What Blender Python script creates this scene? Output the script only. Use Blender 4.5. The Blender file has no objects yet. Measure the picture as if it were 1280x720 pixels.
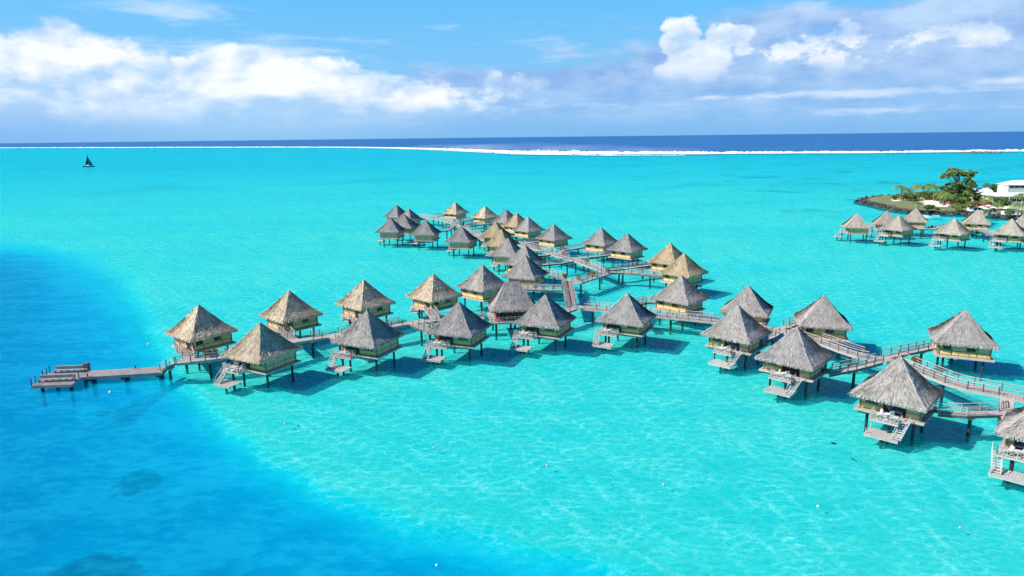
import bpy, math, random
import numpy as np
from mathutils import Vector, Matrix, noise as mnoise

random.seed(7)
rng = np.random.default_rng(7)
scene = bpy.context.scene
col = scene.collection
R = math.radians

# ------------------------------------------------------------------ camera
F_PX, CAM_H, HORIZON, ROLL = 853.0, 35.0, 171.3, math.atan(15 / 1280)
PITCH = math.atan((360 - HORIZON) / F_PX)
fw = np.array([0, math.cos(PITCH), -math.sin(PITCH)])
rt0 = np.array([1.0, 0, 0])
up0 = np.cross(rt0, fw)
cR, sR = math.cos(ROLL), math.sin(ROLL)
rt = rt0 * cR - up0 * sR
up = up0 * cR + rt0 * sR
cam_d = bpy.data.cameras.new('camera')
cam = bpy.data.objects.new('camera', cam_d)
col.objects.link(cam)
cam.matrix_world = Matrix(((rt[0], up[0], -fw[0], 0), (rt[1], up[1], -fw[1], 0), (rt[2], up[2], -fw[2], CAM_H), (0, 0, 0, 1)))
cam_d.sensor_width = 36
cam_d.lens = 36 * F_PX / 1280
cam_d.clip_start = 0.5
cam_d.clip_end = 200000
scene.camera = cam


def ray(x, y):
    return rt * (x - 640) + up * (360 - y) + fw * F_PX


def at(x, y, z=0.0):
    """survey helper: point of the place at height z"""
    d = ray(x, y)
    t = (z - CAM_H) / d[2]
    return np.array([d[0] * t, d[1] * t, z])


# ------------------------------------------------------------------ node helper
class NT:
    def __init__(self, tree):
        self.t = tree

    def n(self, typ, **kw):
        nd = self.t.nodes.new(typ)
        for k, v in kw.items():
            setattr(nd, k, v)
        return nd

    def link(self, a, b):
        self.t.links.new(a, b)

    def val(self, sock, v):
        if isinstance(v, bpy.types.NodeSocket):
            self.link(v, sock)
        elif isinstance(v, X):
            self.link(v.s, sock)
        else:
            sock.default_value = v

    def m(self, op, a, b=None, c=None, clamp=False):
        nd = self.n('ShaderNodeMath', operation=op, use_clamp=clamp)
        self.val(nd.inputs[0], a)
        if b is not None:
            self.val(nd.inputs[1], b)
        if c is not None:
            self.val(nd.inputs[2], c)
        return X(self, nd.outputs[0])

    def mix(self, f, a, b, blend='MIX'):
        nd = self.n('ShaderNodeMix', data_type='RGBA', blend_type=blend)
        self.val(nd.inputs[0], f)
        self.val(nd.inputs[6], c4(a))
        self.val(nd.inputs[7], c4(b))
        return X(self, nd.outputs[2])

    def smooth(self, v, lo, hi, a=0.0, b=1.0):
        nd = self.n('ShaderNodeMapRange', interpolation_type='SMOOTHSTEP')
        for i, q in enumerate((v, lo, hi, a, b)):
            self.val(nd.inputs[i], q)
        return X(self, nd.outputs[0])

    def xyz(self, x, y, z):
        nd = self.n('ShaderNodeCombineXYZ')
        for i, q in enumerate((x, y, z)):
            self.val(nd.inputs[i], q)
        return X(self, nd.outputs[0])

    def noise(self, vec, scale, detail=4, rough=0.5, dist=0.0, color=False):
        nd = self.n('ShaderNodeTexNoise')
        if vec is not None:
            self.val(nd.inputs['Vector'], vec)
        self.val(nd.inputs['Scale'], scale)
        nd.inputs['Detail'].default_value = detail
        nd.inputs['Roughness'].default_value = rough
        nd.inputs['Distortion'].default_value = dist
        return X(self, nd.outputs['Color' if color else 'Fac'])

    def ramp(self, v, stops):
        nd = self.n('ShaderNodeValToRGB')
        e = nd.color_ramp.elements
        while len(e) < len(stops):
            e.new(0.5)
        for k, (p, c) in enumerate(stops):
            e[k].position = p
            e[k].color = c4(c)
        self.val(nd.inputs[0], v)
        return X(self, nd.outputs[0])

    def bump(self, h, strength, dist=0.05):
        nd = self.n('ShaderNodeBump')
        nd.inputs['Strength'].default_value = strength
        nd.inputs['Distance'].default_value = dist
        self.val(nd.inputs['Height'], h)
        return X(self, nd.outputs[0])


class X:
    def __init__(self, nt, s):
        self.nt, self.s = nt, s

    def __add__(self, o): return self.nt.m('ADD', self, o)
    __radd__ = __add__
    def __sub__(self, o): return self.nt.m('SUBTRACT', self, o)
    def __rsub__(self, o): return self.nt.m('SUBTRACT', o, self)
    def __mul__(self, o): return self.nt.m('MULTIPLY', self, o)
    __rmul__ = __mul__
    def __truediv__(self, o): return self.nt.m('DIVIDE', self, o)
    def max(self, o): return self.nt.m('MAXIMUM', self, o)
    def min(self, o): return self.nt.m('MINIMUM', self, o)


def c4(c):
    if isinstance(c, (X, bpy.types.NodeSocket)):
        return c
    return (c[0], c[1], c[2], 1.0)


def lin(r, g, b):
    f = lambda v: (v / 255 / 12.92) if v / 255 <= .04045 else ((v / 255 + .055) / 1.055) ** 2.4
    return (f(r), f(g), f(b))


# ------------------------------------------------------------------ world, sky with clouds
SUN_EL, SUN_AZ = 40.0, 191.0          # azimuth of the sun, counter-clockwise from +X
W_STR = 0.1
EXPO = 0.45
world = bpy.data.worlds.new('World')
scene.world = world
world.use_nodes = True
wt = world.node_tree
wt.nodes.clear()
N = NT(wt)
out = N.n('ShaderNodeOutputWorld')
bg = N.n('ShaderNodeBackground')
bg.inputs['Strength'].default_value = W_STR
N.link(bg.outputs[0], out.inputs[0])
sky = N.n('ShaderNodeTexSky')
sky.sky_type = 'NISHITA'
sky.sun_disc = False
sky.sun_elevation = R(SUN_EL)
sky.sun_rotation = R(90 - SUN_AZ)
sky.air_density = 1.0
sky.dust_density = 0.3
sky.ozone_density = 1.5
tc = N.n('ShaderNodeTexCoord')
sep = N.n('ShaderNodeSeparateXYZ')
N.link(tc.outputs['Generated'], sep.inputs[0])
dx, dy, dz = (X(N, sep.outputs[i]) for i in range(3))
az = N.m('ARCTAN2', dx, dy)
el = N.m('ARCSINE', dz)


def azel(x, y):
    d = ray(x, y)
    d = d / np.linalg.norm(d)
    return math.atan2(d[0], d[1]), math.asin(d[2])


K = 1 / W_STR / 2 ** (EXPO - .12)
# clear air: the Nishita sky, a touch more saturated like the photograph's
hs = N.n('ShaderNodeHueSaturation')
hs.inputs['Saturation'].default_value = 1.25
hs.inputs['Value'].default_value = 1.0
N.link(sky.outputs[0], hs.inputs['Color'])
clear_col = lambda c: tuple(v * K for v in c)
grad = N.ramp(N.m('DIVIDE', el, 1.57, clamp=True), [
    (0.0, lin(120, 178, 232)), (0.06, lin(112, 190, 245)), (0.14, lin(84, 190, 252)), (0.24, lin(50, 125, 210)), (0.5, lin(26, 78, 160)), (1.0, lin(14, 48, 110))])
sc_ = N.n('ShaderNodeVectorMath', operation='SCALE')
N.link(grad.s, sc_.inputs[0])
sc_.inputs['Scale'].default_value = K
clear = N.mix(0.8, X(N, hs.outputs[0]), sc_.outputs[0])


def blob(x, y, rx, ry, soft=1.0):
    """1 at the middle of an elliptic cloud body, 0 on its rim"""
    a, e = azel(x, y)
    ax = (az - a) * (F_PX / rx)
    ey = (el - e) * (F_PX / ry)
    return N.m('SUBTRACT', 1.0, N.m('SQRT', ax * ax + ey * ey)) * soft


def smax(bs):
    r = bs[0]
    for b in bs[1:]:
        r = r.max(b)
    return r


def field(off_a, off_e, sx, sy, scale, det, rough, seed, dist=0.0):
    v = N.xyz((az + off_a) * sx, (el + off_e) * sy, seed)
    return N.noise(v, scale, det, rough, dist)


# fine billow noise at a point and towards the sun (left, up) for self shading
n1 = field(0, 0, 1.0, 1.7, 16, 8, .60, 3.1, .2)
n1b = field(-.012, .014, 1.0, 1.7, 16, 8, .60, 3.1, .2)
n2 = field(0, 0, 1.0, 3.4, 7, 7, .6, 9.2)
n3 = field(0, 0, 1.0, 6.0, 11, 7, .62, 21.0, .4)      # streaky
big = field(0, 0, 1.0, 2.4, 4.5, 4, .5, 33.0)

# bright cumulus bank in the left half
nr = field(0, 0, 1.0, 1.9, 13, 4, .5, 3.1, .2)
nrb = field(-.016, .018, 1.0, 1.9, 13, 4, .5, 3.1, .2)
relief = nr - nrb
n4 = field(0, 0, 1.0, 1.3, 48, 5, .6, 51.0, .3)
bank = smax([blob(78, 52, 30, 24, 1.1), blob(84, 72, 62, 32, 1.1), blob(90, 110, 190, 50, 1.5), blob(300, 108, 160, 38, 1.4), blob(5, 112, 150, 46, 1.4), blob(318, 82, 60, 20), blob(385, 92, 70, 24),
             blob(450, 108, 110, 18, .8), blob(230, 130, 400, 42, 1.5), blob(420, 128, 170, 26, 1.1), blob(530, 112, 50, 10, .6), blob(-200, 100, 200, 60), blob(-450, 90, 200, 70)])
cu = bank + (n1 - 0.5) * 1.35 + (n2 - .5) * .5 + (n4 - .5) * .4
cu_d = N.smooth(cu, -0.04, 0.34)
puff = smax([blob(852, 46, 32, 32, 1.5), blob(868, 76, 50, 40, 1.3), blob(893, 60, 30, 40, .9), blob(906, 40, 15, 15, 1.3), blob(922, 46, 20, 15, 1.2), blob(928, 62, 16, 12, .8), blob(616, 104, 24, 16, .8),
             blob(1060, 46, 34, 18, .7), blob(1040, 78, 46, 20, .6), blob(1165, 45, 44, 12, .7), blob(1225, 42, 34, 14, .7), blob(1000, 62, 50, 20, .5), blob(1120, 55, 34, 14, .5), blob(650, 104, 60, 14, .5), blob(930, 100, 60, 12, .5)])
pf = puff + (n1 - 0.5) * 1.7 + (n2 - .5) * .7 + (n4 - .5) * .75 - .12
pf_d = N.smooth(pf, 0.0, 0.30)
grey = smax([blob(960, 100, 330, 60, 1.2), blob(1200, 80, 260, 74, 1.3), blob(760, 116, 250, 44, 1.2), blob(1000, 28, 180, 18, .6), blob(1240, 18, 200, 28, .7), blob(610, 118, 160, 34, 1.3), blob(1500, 70, 260, 90, 1.3),
             blob(270, 144, 460, 28, 1.0), blob(1900, 60, 300, 100)])
gr = grey + (n2 - .5) * 1.5 + (n1 - .5) * .7 + (n3 - .5) * .5
gr_d = N.smooth(gr, -0.12, 0.42)
el0 = el * F_PX
low = N.smooth(el0, 6, 86, 1.0, 0.0)
band = N.smooth(n3 + (big - .5) * .6, .42, .66) * N.smooth(el0, 4, 30) * N.smooth(el0, 90, 55)
wis = N.smooth(smax([blob(205, 12, 110, 18), blob(300, 62, 220, 20, .8), blob(560, 32, 60, 9, .3), blob(420, 50, 70, 12, .5), blob(640, 50, 120, 20, .2), blob(700, 72, 110, 10, .5)]) + (n3 - .5) * 2.2 + (n2 - .5) * .4, .1, 1.2)
str_ = N.smooth(smax([blob(1060, 117, 170, 8), blob(892, 121, 34, 6), blob(1265, 101, 34, 5), blob(480, 96, 120, 9, .6), blob(700, 130, 200, 6, .4), blob(1180, 137, 260, 7, .4)]) + (n3 - .5) * 2.4 + (n1 - .5) * .8, .1, 1.0)

white = clear_col(lin(244, 248, 253))
lilac = clear_col(lin(136, 174, 229))
hazec = clear_col(lin(130, 186, 236))
lilac_hi = clear_col(lin(186, 213, 244))
c = clear
c = N.mix(wis * 0.7, c, clear_col(lin(215, 233, 253)))
c = N.mix(gr_d * 0.94, c, N.mix(N.m('ADD', (n2 - .5) * 2.8 + relief * 1.8 + (n1 - .5) * 1.0, .46, clamp=True), lilac, lilac_hi))
c = N.mix(low * .85, c, hazec)
c = N.mix(band * .40, c, clear_col(lin(172, 206, 243)))
vtop = N.smooth(el, azel(200, 166)[1], azel(200, 88)[1])
lit = N.m('ADD', relief * 3.2 + (n2 - .5) * 1.6 + (n1 - .5) * .8 + (n4 - .5) * .35, vtop * .52 + .20, clamp=True)
c = N.mix(cu_d * N.smooth(el0, 4, 48) * .97, c, N.mix(lit, clear_col(lin(172, 208, 243)), white))
lit2 = N.m('ADD', relief * 3.6 + (n1 - .5) * 1.0 + (n4 - .5) * .3, .58, clamp=True)
c = N.mix(pf_d * N.smooth(el0, 52, 92) * .93, c, N.mix(lit2, lilac_hi, white))
c = N.mix(str_ * .6, c, clear_col(lin(232, 242, 255)))
c = N.mix(N.smooth(el0, 0, 26, .45, 0.0), c, clear_col(lin(120, 176, 232)))
# paler rain-washed gap in the middle of the low band
c = N.mix(N.smooth(blob(330, 156, 300, 40), 0.0, 1.0, 0.0, .6), c, clear_col(lin(158, 204, 242)))
N.val(bg.inputs['Color'], c)
world.cycles.sampling_method = 'MANUAL'
world.cycles.sample_map_resolution = 512

# ------------------------------------------------------------------ sun, exposure
sd = bpy.data.lights.new('sun', 'SUN')
sd.energy = 5.0
sd.angle = R(0.5)
sd.color = (1.0, .955, .88)
sun = bpy.data.objects.new('sun', sd)
col.objects.link(sun)
sv = Vector((math.cos(R(SUN_EL)) * math.cos(R(SUN_AZ)), math.cos(R(SUN_EL)) * math.sin(R(SUN_AZ)), math.sin(R(SUN_EL))))
sun.rotation_euler = sv.to_track_quat('Z', 'Y').to_euler()
sun.location = sv * 200
vs = scene.view_settings
vs.view_transform = 'Standard'
vs.look = 'None'
vs.exposure = EXPO
vs.gamma = 1
vs.use_curve_mapping = False
scene.cycles.use_denoising = True
scene.cycles.max_bounces = 6
scene.cycles.transparent_max_bounces = 12
scene.cycles.volume_bounces = 1


# ------------------------------------------------------------------ materials
def mat(name):
    m = bpy.data.materials.new(name)
    m.use_nodes = True
    t = m.node_tree
    t.nodes.clear()
    nt = NT(t)
    o = nt.n('ShaderNodeOutputMaterial')
    return m, nt, o


def principled(name, color_fn, rough=.7, bump_fn=None, spec=.3, bstr=.5, bdist=.03, metal=0.0):
    m, nt, o = mat(name)
    p = nt.n('ShaderNodeBsdfPrincipled')
    nt.link(p.outputs[0], o.inputs[0])
    g = nt.n('ShaderNodeTexCoord')
    vec = X(nt, g.outputs['Object'])
    nt.val(p.inputs['Base Color'], c4(color_fn(nt, vec, g)) if callable(color_fn) else c4(color_fn))
    p.inputs['Roughness'].default_value = rough
    p.inputs['Specular IOR Level'].default_value = spec
    p.inputs['Metallic'].default_value = metal
    if bump_fn:
        nt.val(p.inputs['Normal'], nt.bump(bump_fn(nt, vec, g), bstr, bdist))
    return m


def varied(a, b, scale=3.0, det=5, rough=.6, lo=.3, hi=.7):
    def f(nt, vec, g):
        return nt.mix(nt.smooth(nt.noise(vec, scale, det, rough), lo, hi), a, b)
    return f


def wood(a, b, rough=.75, name='wood', along=8.0):
    def cf(nt, vec, g):
        geo = nt.n('ShaderNodeNewGeometry')
        n = nt.noise(X(nt, geo.outputs['Position']), 1.3, 6, .7)
        n2 = nt.noise(X(nt, geo.outputs['Position']), 9.0, 3, .6)
        oi = nt.n('ShaderNodeObjectInfo')
        k = nt.m('ADD', n * .7 + n2 * .4 - .05, X(nt, oi.outputs['Random']) * .18 - .09, clamp=True)
        return nt.mix(nt.smooth(k, .25, .8), a, b)
    return principled(name, cf, rough, lambda nt, v, g: nt.noise(v, 22, 3), bstr=.25)


def thatch(name, ca, cb, cdark):
    m, nt, o = mat(name)
    p = nt.n('ShaderNodeBsdfPrincipled')
    nt.link(p.outputs[0], o.inputs[0])
    uv = nt.n('ShaderNodeUVMap')
    uv.uv_map = 'UVMap'
    s = nt.n('ShaderNodeSeparateXYZ')
    nt.link(uv.outputs[0], s.inputs[0])
    oi = nt.n('ShaderNodeObjectInfo')
    u, v = X(nt, s.outputs[0]), X(nt, s.outputs[1])
    rnd = X(nt, oi.outputs['Random']) * 40
    fib = nt.noise(nt.xyz(u * 14, v * 1.6, rnd), 1.0, 4, .6)
    blot = nt.noise(nt.xyz(u * 1.1, v * .8, rnd + 7.0), 1.0, 5, .6)
    fine = nt.noise(nt.xyz(u * 45, v * 5, rnd), 1.0, 2, .5)
    at_ = nt.n('ShaderNodeAttribute')
    at_.attribute_name = 'tuft'
    tf = X(nt, at_.outputs['Fac'])
    k = nt.m('ADD', fib * .6 + blot * .55 - .33, tf * .5 + fine * .2, clamp=True)
    c1 = nt.mix(nt.smooth(k, .2, .95), ca, cb)
    c1 = nt.mix(nt.smooth(fib + (blot - .5) * .8, .36, .24) * .55, c1, cdark)
    # every roof has weathered a little differently
    tint = nt.mix(X(nt, oi.outputs['Random']), (.88, .88, .90), (1.08, 1.06, 1.02))
    c1 = nt.mix(1.0, c1, tint, 'MULTIPLY')
    nt.val(p.inputs['Base Color'], c1)
    p.inputs['Roughness'].default_value = .9
    p.inputs['Specular IOR Level'].default_value = .15
    nt.val(p.inputs['Normal'], nt.bump(fib * .6 + fine * .4, .6, .08))
    return m


M = {}
M['thatch_grey'] = thatch('weathered grey thatch', (.18, .17, .162), (.50, .47, .435), (.075, .068, .062))
M['thatch_tan'] = thatch('tan thatch', (.24, .195, .135), (.82, .69, .49), (.09, .068, .045))
M['thatch_gold'] = thatch('new golden thatch', (.27, .205, .12), (.66, .52, .33), (.12, .09, .05))
M['thatch_pale'] = thatch('pale bleached thatch', (.26, .23, .19), (.56, .50, .42), (.13, .11, .09))
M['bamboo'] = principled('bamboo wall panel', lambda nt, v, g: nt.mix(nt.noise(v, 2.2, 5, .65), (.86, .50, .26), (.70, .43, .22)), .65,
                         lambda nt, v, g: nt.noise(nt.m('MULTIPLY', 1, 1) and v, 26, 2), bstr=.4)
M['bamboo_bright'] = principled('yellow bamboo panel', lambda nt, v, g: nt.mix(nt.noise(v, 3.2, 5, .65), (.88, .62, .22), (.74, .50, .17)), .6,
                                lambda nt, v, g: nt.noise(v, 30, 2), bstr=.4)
M['olive_wood'] = principled('olive timber', varied((.22, .15, .075), (.32, .22, .12), 4), .7)
M['redbrown'] = principled('red brown timber', varied((.16, .045, .03), (.24, .08, .05), 4), .6)
M['glass_dark'] = principled('dark window glass', (.015, .022, .028), .08, spec=.6)
M['glass_blue'] = principled('glass sliding door', varied((.10, .15, .20), (.20, .26, .32), 1.5), .08, spec=.7)
M['curtain'] = principled('pale curtain', (.55, .55, .56), .9)
M['deck'] = wood((.34, .29, .26), (.54, .48, .435), name='silvered deck boards')
M['deck_pink'] = wood((.33, .29, .26), (.56, .51, .465), name='pinkish boardwalk boards')
M['deck_grey'] = wood((.20, .175, .16), (.44, .39, .36), name='grey jetty boards')
M['rail'] = wood((.36, .30, .28), (.60, .54, .51), name='pale railing timber')
M['post_brown'] = wood((.12, .085, .075), (.22, .16, .145), name='brown railing posts')
M['white_rail'] = wood((.38, .35, .325), (.58, .545, .51), name='whitewashed balcony timber')
M['beam'] = wood((.10, .085, .07), (.19, .165, .13), name='dark underside beams')
M['cap'] = principled('concrete pile cap', varied((.38, .36, .28), (.52, .50, .42), 2), .85)
M['pile'] = principled('dark wet pile', varied((.018, .022, .026), (.045, .05, .055), 2), .55)
M['white'] = principled('white paint', varied((.74, .75, .76), (.84, .84, .84), 1.5), .5)
M['cushion'] = principled('white cushion cloth', (.60, .59, .57), .9)
M['dark'] = principled('dark wicker', (.05, .04, .035), .8)
M['towel'] = principled('coral red towel', (.48, .10, .07), .9)
M['pink'] = principled('pink cloth', (.70, .08, .22), .9)
M['tarp'] = principled('blue tarpaulin', varied((.02, .13, .42), (.05, .22, .55), 2), .6)
M['buoy_white'] = principled('white buoy', (.80, .80, .72), .45)
M['buoy_orange'] = principled('faded orange buoy', (.72, .42, .24), .5)
M['navy'] = principled('navy sailcloth', (.012, .03, .10), .75)
M['hullnavy'] = principled('navy hull', (.015, .03, .07), .35)
M['bird'] = principled('black feathers', (.012, .012, .014), .7)
M['leaf'] = None


def foliage(name, a, b):
    def cf(nt, v, g):
        at_ = nt.n('ShaderNodeAttribute')
        at_.attribute_name = 'tuft'
        return nt.mix(nt.m('ADD', X(nt, at_.outputs['Fac']) * .8, nt.noise(v, .8, 3) * .5 - .15, clamp=True), a, b)
    m, nt, o = mat(name)
    p = nt.n('ShaderNodeBsdfPrincipled')
    g = nt.n('ShaderNodeTexCoord')
    cc = cf(nt, X(nt, g.outputs['Object']), g)
    nt.val(p.inputs['Base Color'], cc)
    p.inputs['Roughness'].default_value = .6
    p.inputs['Specular IOR Level'].default_value = .25
    tr = nt.n('ShaderNodeBsdfTranslucent')
    nt.val(tr.inputs['Color'], cc)
    mx = nt.n('ShaderNodeMixShader')
    mx.inputs[0].default_value = .25
    nt.link(p.outputs[0], mx.inputs[1])
    nt.link(tr.outputs[0], mx.inputs[2])
    nt.link(mx.outputs[0], o.inputs[0])
    return m


M['leaf'] = foliage('broad leaves', (.09, .15, .04), (.32, .42, .13))
M['leaf_dark'] = foliage('dark leaves', (.05, .11, .03), (.19, .30, .08))
M['leaf_yellow'] = foliage('olive yellow leaves', (.11, .13, .03), (.28, .30, .08))
M['palm'] = foliage('palm fronds', (.07, .13, .03), (.32, .40, .09))
M['flowers'] = principled('red flowers', varied((.45, .03, .05), (.6, .12, .1), 8), .8)
M['trunk'] = principled('bark', varied((.14, .10, .07), (.26, .21, .16), 3), .9)
M['rock'] = principled('dark lava rock', varied((.03, .025, .026), (.11, .085, .078), 1.2, 6), .9, lambda nt, v, g: nt.noise(v, 4, 5), bstr=.7, bdist=.3)
M['redroof'] = principled('dull red roof', varied((.40, .06, .06), (.52, .12, .09), 1.5), .6)
M['greyroof'] = principled('light grey metal roof', varied((.60, .64, .70), (.70, .74, .80), .6), .45, lambda nt, v, g: nt.noise(v, 3, 2))
M['whiteroof'] = principled('white roof', varied((.78, .78, .79), (.86, .86, .86), .5), .5)
M['whitewall'] = principled('white render wall', varied((.70, .69, .66), (.80, .79, .77), .8), .8)
M['bluehull'] = principled('blue boat canopy', (.06, .26, .55), .5)


# ------------------------------------------------------------------ mesh builder
class MB:
    def __init__(self):
        self.v, self.f, self.uv, self.t = [], [], [], []

    def face(self, pts, uv=None, tuft=0.35):
        i = len(self.v)
        self.v += [tuple(p) for p in pts]
        self.f.append(tuple(range(i, i + len(pts))))
        self.uv.append(uv or [(p[0], p[1] + p[2]) for p in pts])
        self.t += [tuft] * len(pts)

    def hexa(self, b, t, tuft=.35):
        """b, t: 4 bottom / 4 top corner points, counter-clockwise from above"""
        i = len(self.v)
        self.v += [tuple(p) for p in b] + [tuple(p) for p in t]
        for q in ((3, 2, 1, 0), (4, 5, 6, 7), (0, 1, 5, 4), (1, 2, 6, 5), (2, 3, 7, 6), (3, 0, 4, 7)):
            self.f.append(tuple(i + k for k in q))
            self.uv.append([(0, 0), (1, 0), (1, 1), (0, 1)])
        self.t += [tuft] * 8

    def box(self, x0, x1, y0, y1, z0, z1):
        self.hexa([(x0, y0, z0), (x1, y0, z0), (x1, y1, z0), (x0, y1, z0)],
                  [(x0, y0, z1), (x1, y0, z1), (x1, y1, z1), (x0, y1, z1)])

    def bar(self, a, b, w, h=None):
        """square bar between two points, w across (horizontal) and h high"""
        a, b = Vector(a), Vector(b)
        h = h or w
        d = (b - a).normalized()
        side = d.cross(Vector((0, 0, 1)))
        if side.length < 1e-3:
            side = Vector((1, 0, 0))
        side.normalize()
        u = side.cross(d).normalized()
        s, u = side * w / 2, u * h / 2
        if u.z < 0:
            u = -u
        q = lambda p: [p - s - u, p + s - u, p + s + u, p - s + u]
        A, B = q(a), q(b)
        i = len(self.v)
        self.v += [tuple(p) for p in A] + [tuple(p) for p in B]
        for k in ((0, 1, 2, 3), (7, 6, 5, 4), (0, 4, 5, 1), (1, 5, 6, 2), (2, 6, 7, 3), (3, 7, 4, 0)):
            self.f.append(tuple(i + j for j in k))
            self.uv.append([(0, 0)] * 4)
        self.t += [.35] * 8

    def tube(self, pts, radii, seg=8, cap=True):
        pts = [Vector(p) for p in pts]
        i = len(self.v)
        for k, p in enumerate(pts):
            d = (pts[min(k + 1, len(pts) - 1)] - pts[max(k - 1, 0)]).normalized()
            a = d.cross(Vector((0, 0, 1)))
            if a.length < .05:
                a = d.cross(Vector((1, 0, 0)))
            a.normalize()
            b = d.cross(a)
            for j in range(seg):
                an = 2 * math.pi * j / seg
                self.v.append(tuple(p + (a * math.cos(an) + b * math.sin(an)) * radii[k]))
                self.t.append(.35)
        for k in range(len(pts) - 1):
            for j in range(seg):
                a0, a1 = i + k * seg + j, i + k * seg + (j + 1) % seg
                self.f.append((a0, a0 + seg, a1 + seg, a1))
                self.uv.append([(0, 0)] * 4)
        if cap:
            self.f.append(tuple(i + j for j in range(seg)))
            self.uv.append([(0, 0)] * seg)
            self.f.append(tuple(i + (len(pts) - 1) * seg + j for j in reversed(range(seg))))
            self.uv.append([(0, 0)] * seg)

    def ball(self, c, r, seg=12, rings=8, squash=1.0, jit=0.0):
        i = len(self.v)
        for a in range(rings + 1):
            th = math.pi * a / rings
            for j in range(seg):
                ph = 2 * math.pi * j / seg
                rr = r * (1 + (random.uniform(-jit, jit) if jit else 0))
                self.v.append((c[0] + rr * math.sin(th) * math.cos(ph), c[1] + rr * math.sin(th) * math.sin(ph), c[2] + rr * squash * math.cos(th)))
                self.t.append(.35)
        for a in range(rings):
            for j in range(seg):
                p, q = i + a * seg + j, i + a * seg + (j + 1) % seg
                self.f.append((p, p + seg, q + seg, q))
                self.uv.append([(0, 0)] * 4)

    def mesh(self, name):
        me = bpy.data.meshes.new(name)
        me.from_pydata(self.v, [], self.f)
        ul = me.uv_layers.new(name='UVMap')
        flat = [c for f in self.uv for p in f for c in p]
        ul.data.foreach_set('uv', flat)
        at_ = me.attributes.new('tuft', 'FLOAT', 'POINT')
        at_.data.foreach_set('value', self.t)
        me.update()
        return me

    def build(self, name, material, parent=None, smooth=False):
        me = self.mesh(name)
        if smooth:
            me.polygons.foreach_set('use_smooth', [True] * len(me.polygons))
        me.materials.append(material)
        return link(name, me, parent)


def link(name, me, parent=None, material=None):
    o = bpy.data.objects.new(name, me)
    col.objects.link(o)
    if parent is not None:
        o.parent = parent
    if material is not None and me is not None:
        o.material_slots[0].link = 'OBJECT'
        o.material_slots[0].material = material
    return o


def tag(o, label=None, cat=None, group=None, kind=None):
    if label:
        o['label'] = label
    if cat:
        o['category'] = cat
    if group:
        o['group'] = group
    if kind:
        o['kind'] = kind
    return o


def empty(name, loc=(0, 0, 0), rz=0.0):
    o = bpy.data.objects.new(name, None)
    o.location = loc
    o.rotation_euler = (0, 0, rz)
    o.empty_display_size = .5
    col.objects.link(o)
    return o


# ------------------------------------------------------------------ water, seabed, ocean
def poly_sd(P, poly):
    """signed distance, positive inside; P (n,2)"""
    poly = np.asarray(poly, float)
    d = np.full(len(P), 1e12)
    inside = np.zeros(len(P), bool)
    for i in range(len(poly)):
        a, b = poly[i], poly[(i + 1) % len(poly)]
        ab = b - a
        t = np.clip(((P - a) @ ab) / (ab @ ab), 0, 1)
        q = P - (a + t[:, None] * ab)
        d = np.minimum(d, np.hypot(q[:, 0], q[:, 1]))
        cond = (a[1] > P[:, 1]) != (b[1] > P[:, 1])
        with np.errstate(divide='ignore', invalid='ignore'):
            xi = (b[0] - a[0]) * (P[:, 1] - a[1]) / (b[1] - a[1]) + a[0]
        inside ^= cond & (P[:, 0] < xi)
    return np.where(inside, d, -d)


CORAL_PX = [(176, 600, 5.2, 3.8), (131, 516, 3.4, 3.6), (118, 712, 6.4, 4.2)]


def water_depth(P):
    """depth of clear water over whatever lies below, coral heads included"""
    d = depth_at(P)
    for x, y, rx, ry in CORAL_PX:
        c0 = at(x, y, -.7)
        rx, ry = rx * 1.15, ry * 1.25
        r = np.hypot((P[:, 0] - c0[0]) / rx, (P[:, 1] - c0[1]) / ry)
        r = r + .22 * np.sin(P[:, 0] * 1.3 + P[:, 1] * .7) * (r > .3)
        d = d - .8 * (1 - smoothstep(.3, 1.25, r))
    return d


CH_PX = [(-420, 296), (-150, 300), (0, 312), (60, 324), (108, 350), (136, 385), (156, 425), (176, 462), (206, 502), (246, 546), (296, 586), (358, 619), (430, 648), (515, 677), (600, 702), (690, 730), (780, 765), (860, 820)]
CH = [at(x, y)[:2] for x, y in CH_PX]
CH = CH + [np.array([60., -60.]), np.array([-700., -200.]), np.array([-900., 300.])]


def smoothstep(a, b, x):
    t = np.clip((x - a) / (b - a), 0, 1)
    return t * t * (3 - 2 * t)


def depth_at(P):
    s = poly_sd(P, CH)
    w = 5.2 + np.maximum(0, P[:, 1] - 115) * .10
    s = s + .7 * np.sin(P[:, 0] * .21 + P[:, 1] * .13) + .4 * np.sin(P[:, 0] * .47 - P[:, 1] * .31 + 2)
    ch = smoothstep(-1.0, 1.0, s / w)
    far = smoothstep(120, 1300, np.hypot(P[:, 0], P[:, 1]))
    base = .78 + 1.25 * far + 5.2 * ch + 2.6 * smoothstep(0, 26, s)
    return base


REEF_PX = [(-700, 189.5), (-300, 187), (0, 184.9), (150, 184.6), (300, 184.2), (420, 184.3), (500, 185.4), (580, 188.0), (640, 190.3), (760, 191.6), (900, 191.4), (1100, 190.4), (1280, 188.4), (1500, 186), (1900, 180)]
rp = []
for x, y in REEF_PX:
    p = at(x, y)
    rp.append((math.atan2(p[0], p[1]), math.hypot(p[0], p[1])))
rp_a = np.array([a for a, _ in rp])
rp_r = np.array([r for _, r in rp])


def reef_r(th):
    return np.interp(th, rp_a, rp_r)


ths = np.concatenate([np.radians(np.arange(-180, -56, 4.0)), np.radians(np.arange(-56, 56, .3)), np.radians(np.arange(56, 180, 4.0))])


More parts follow.
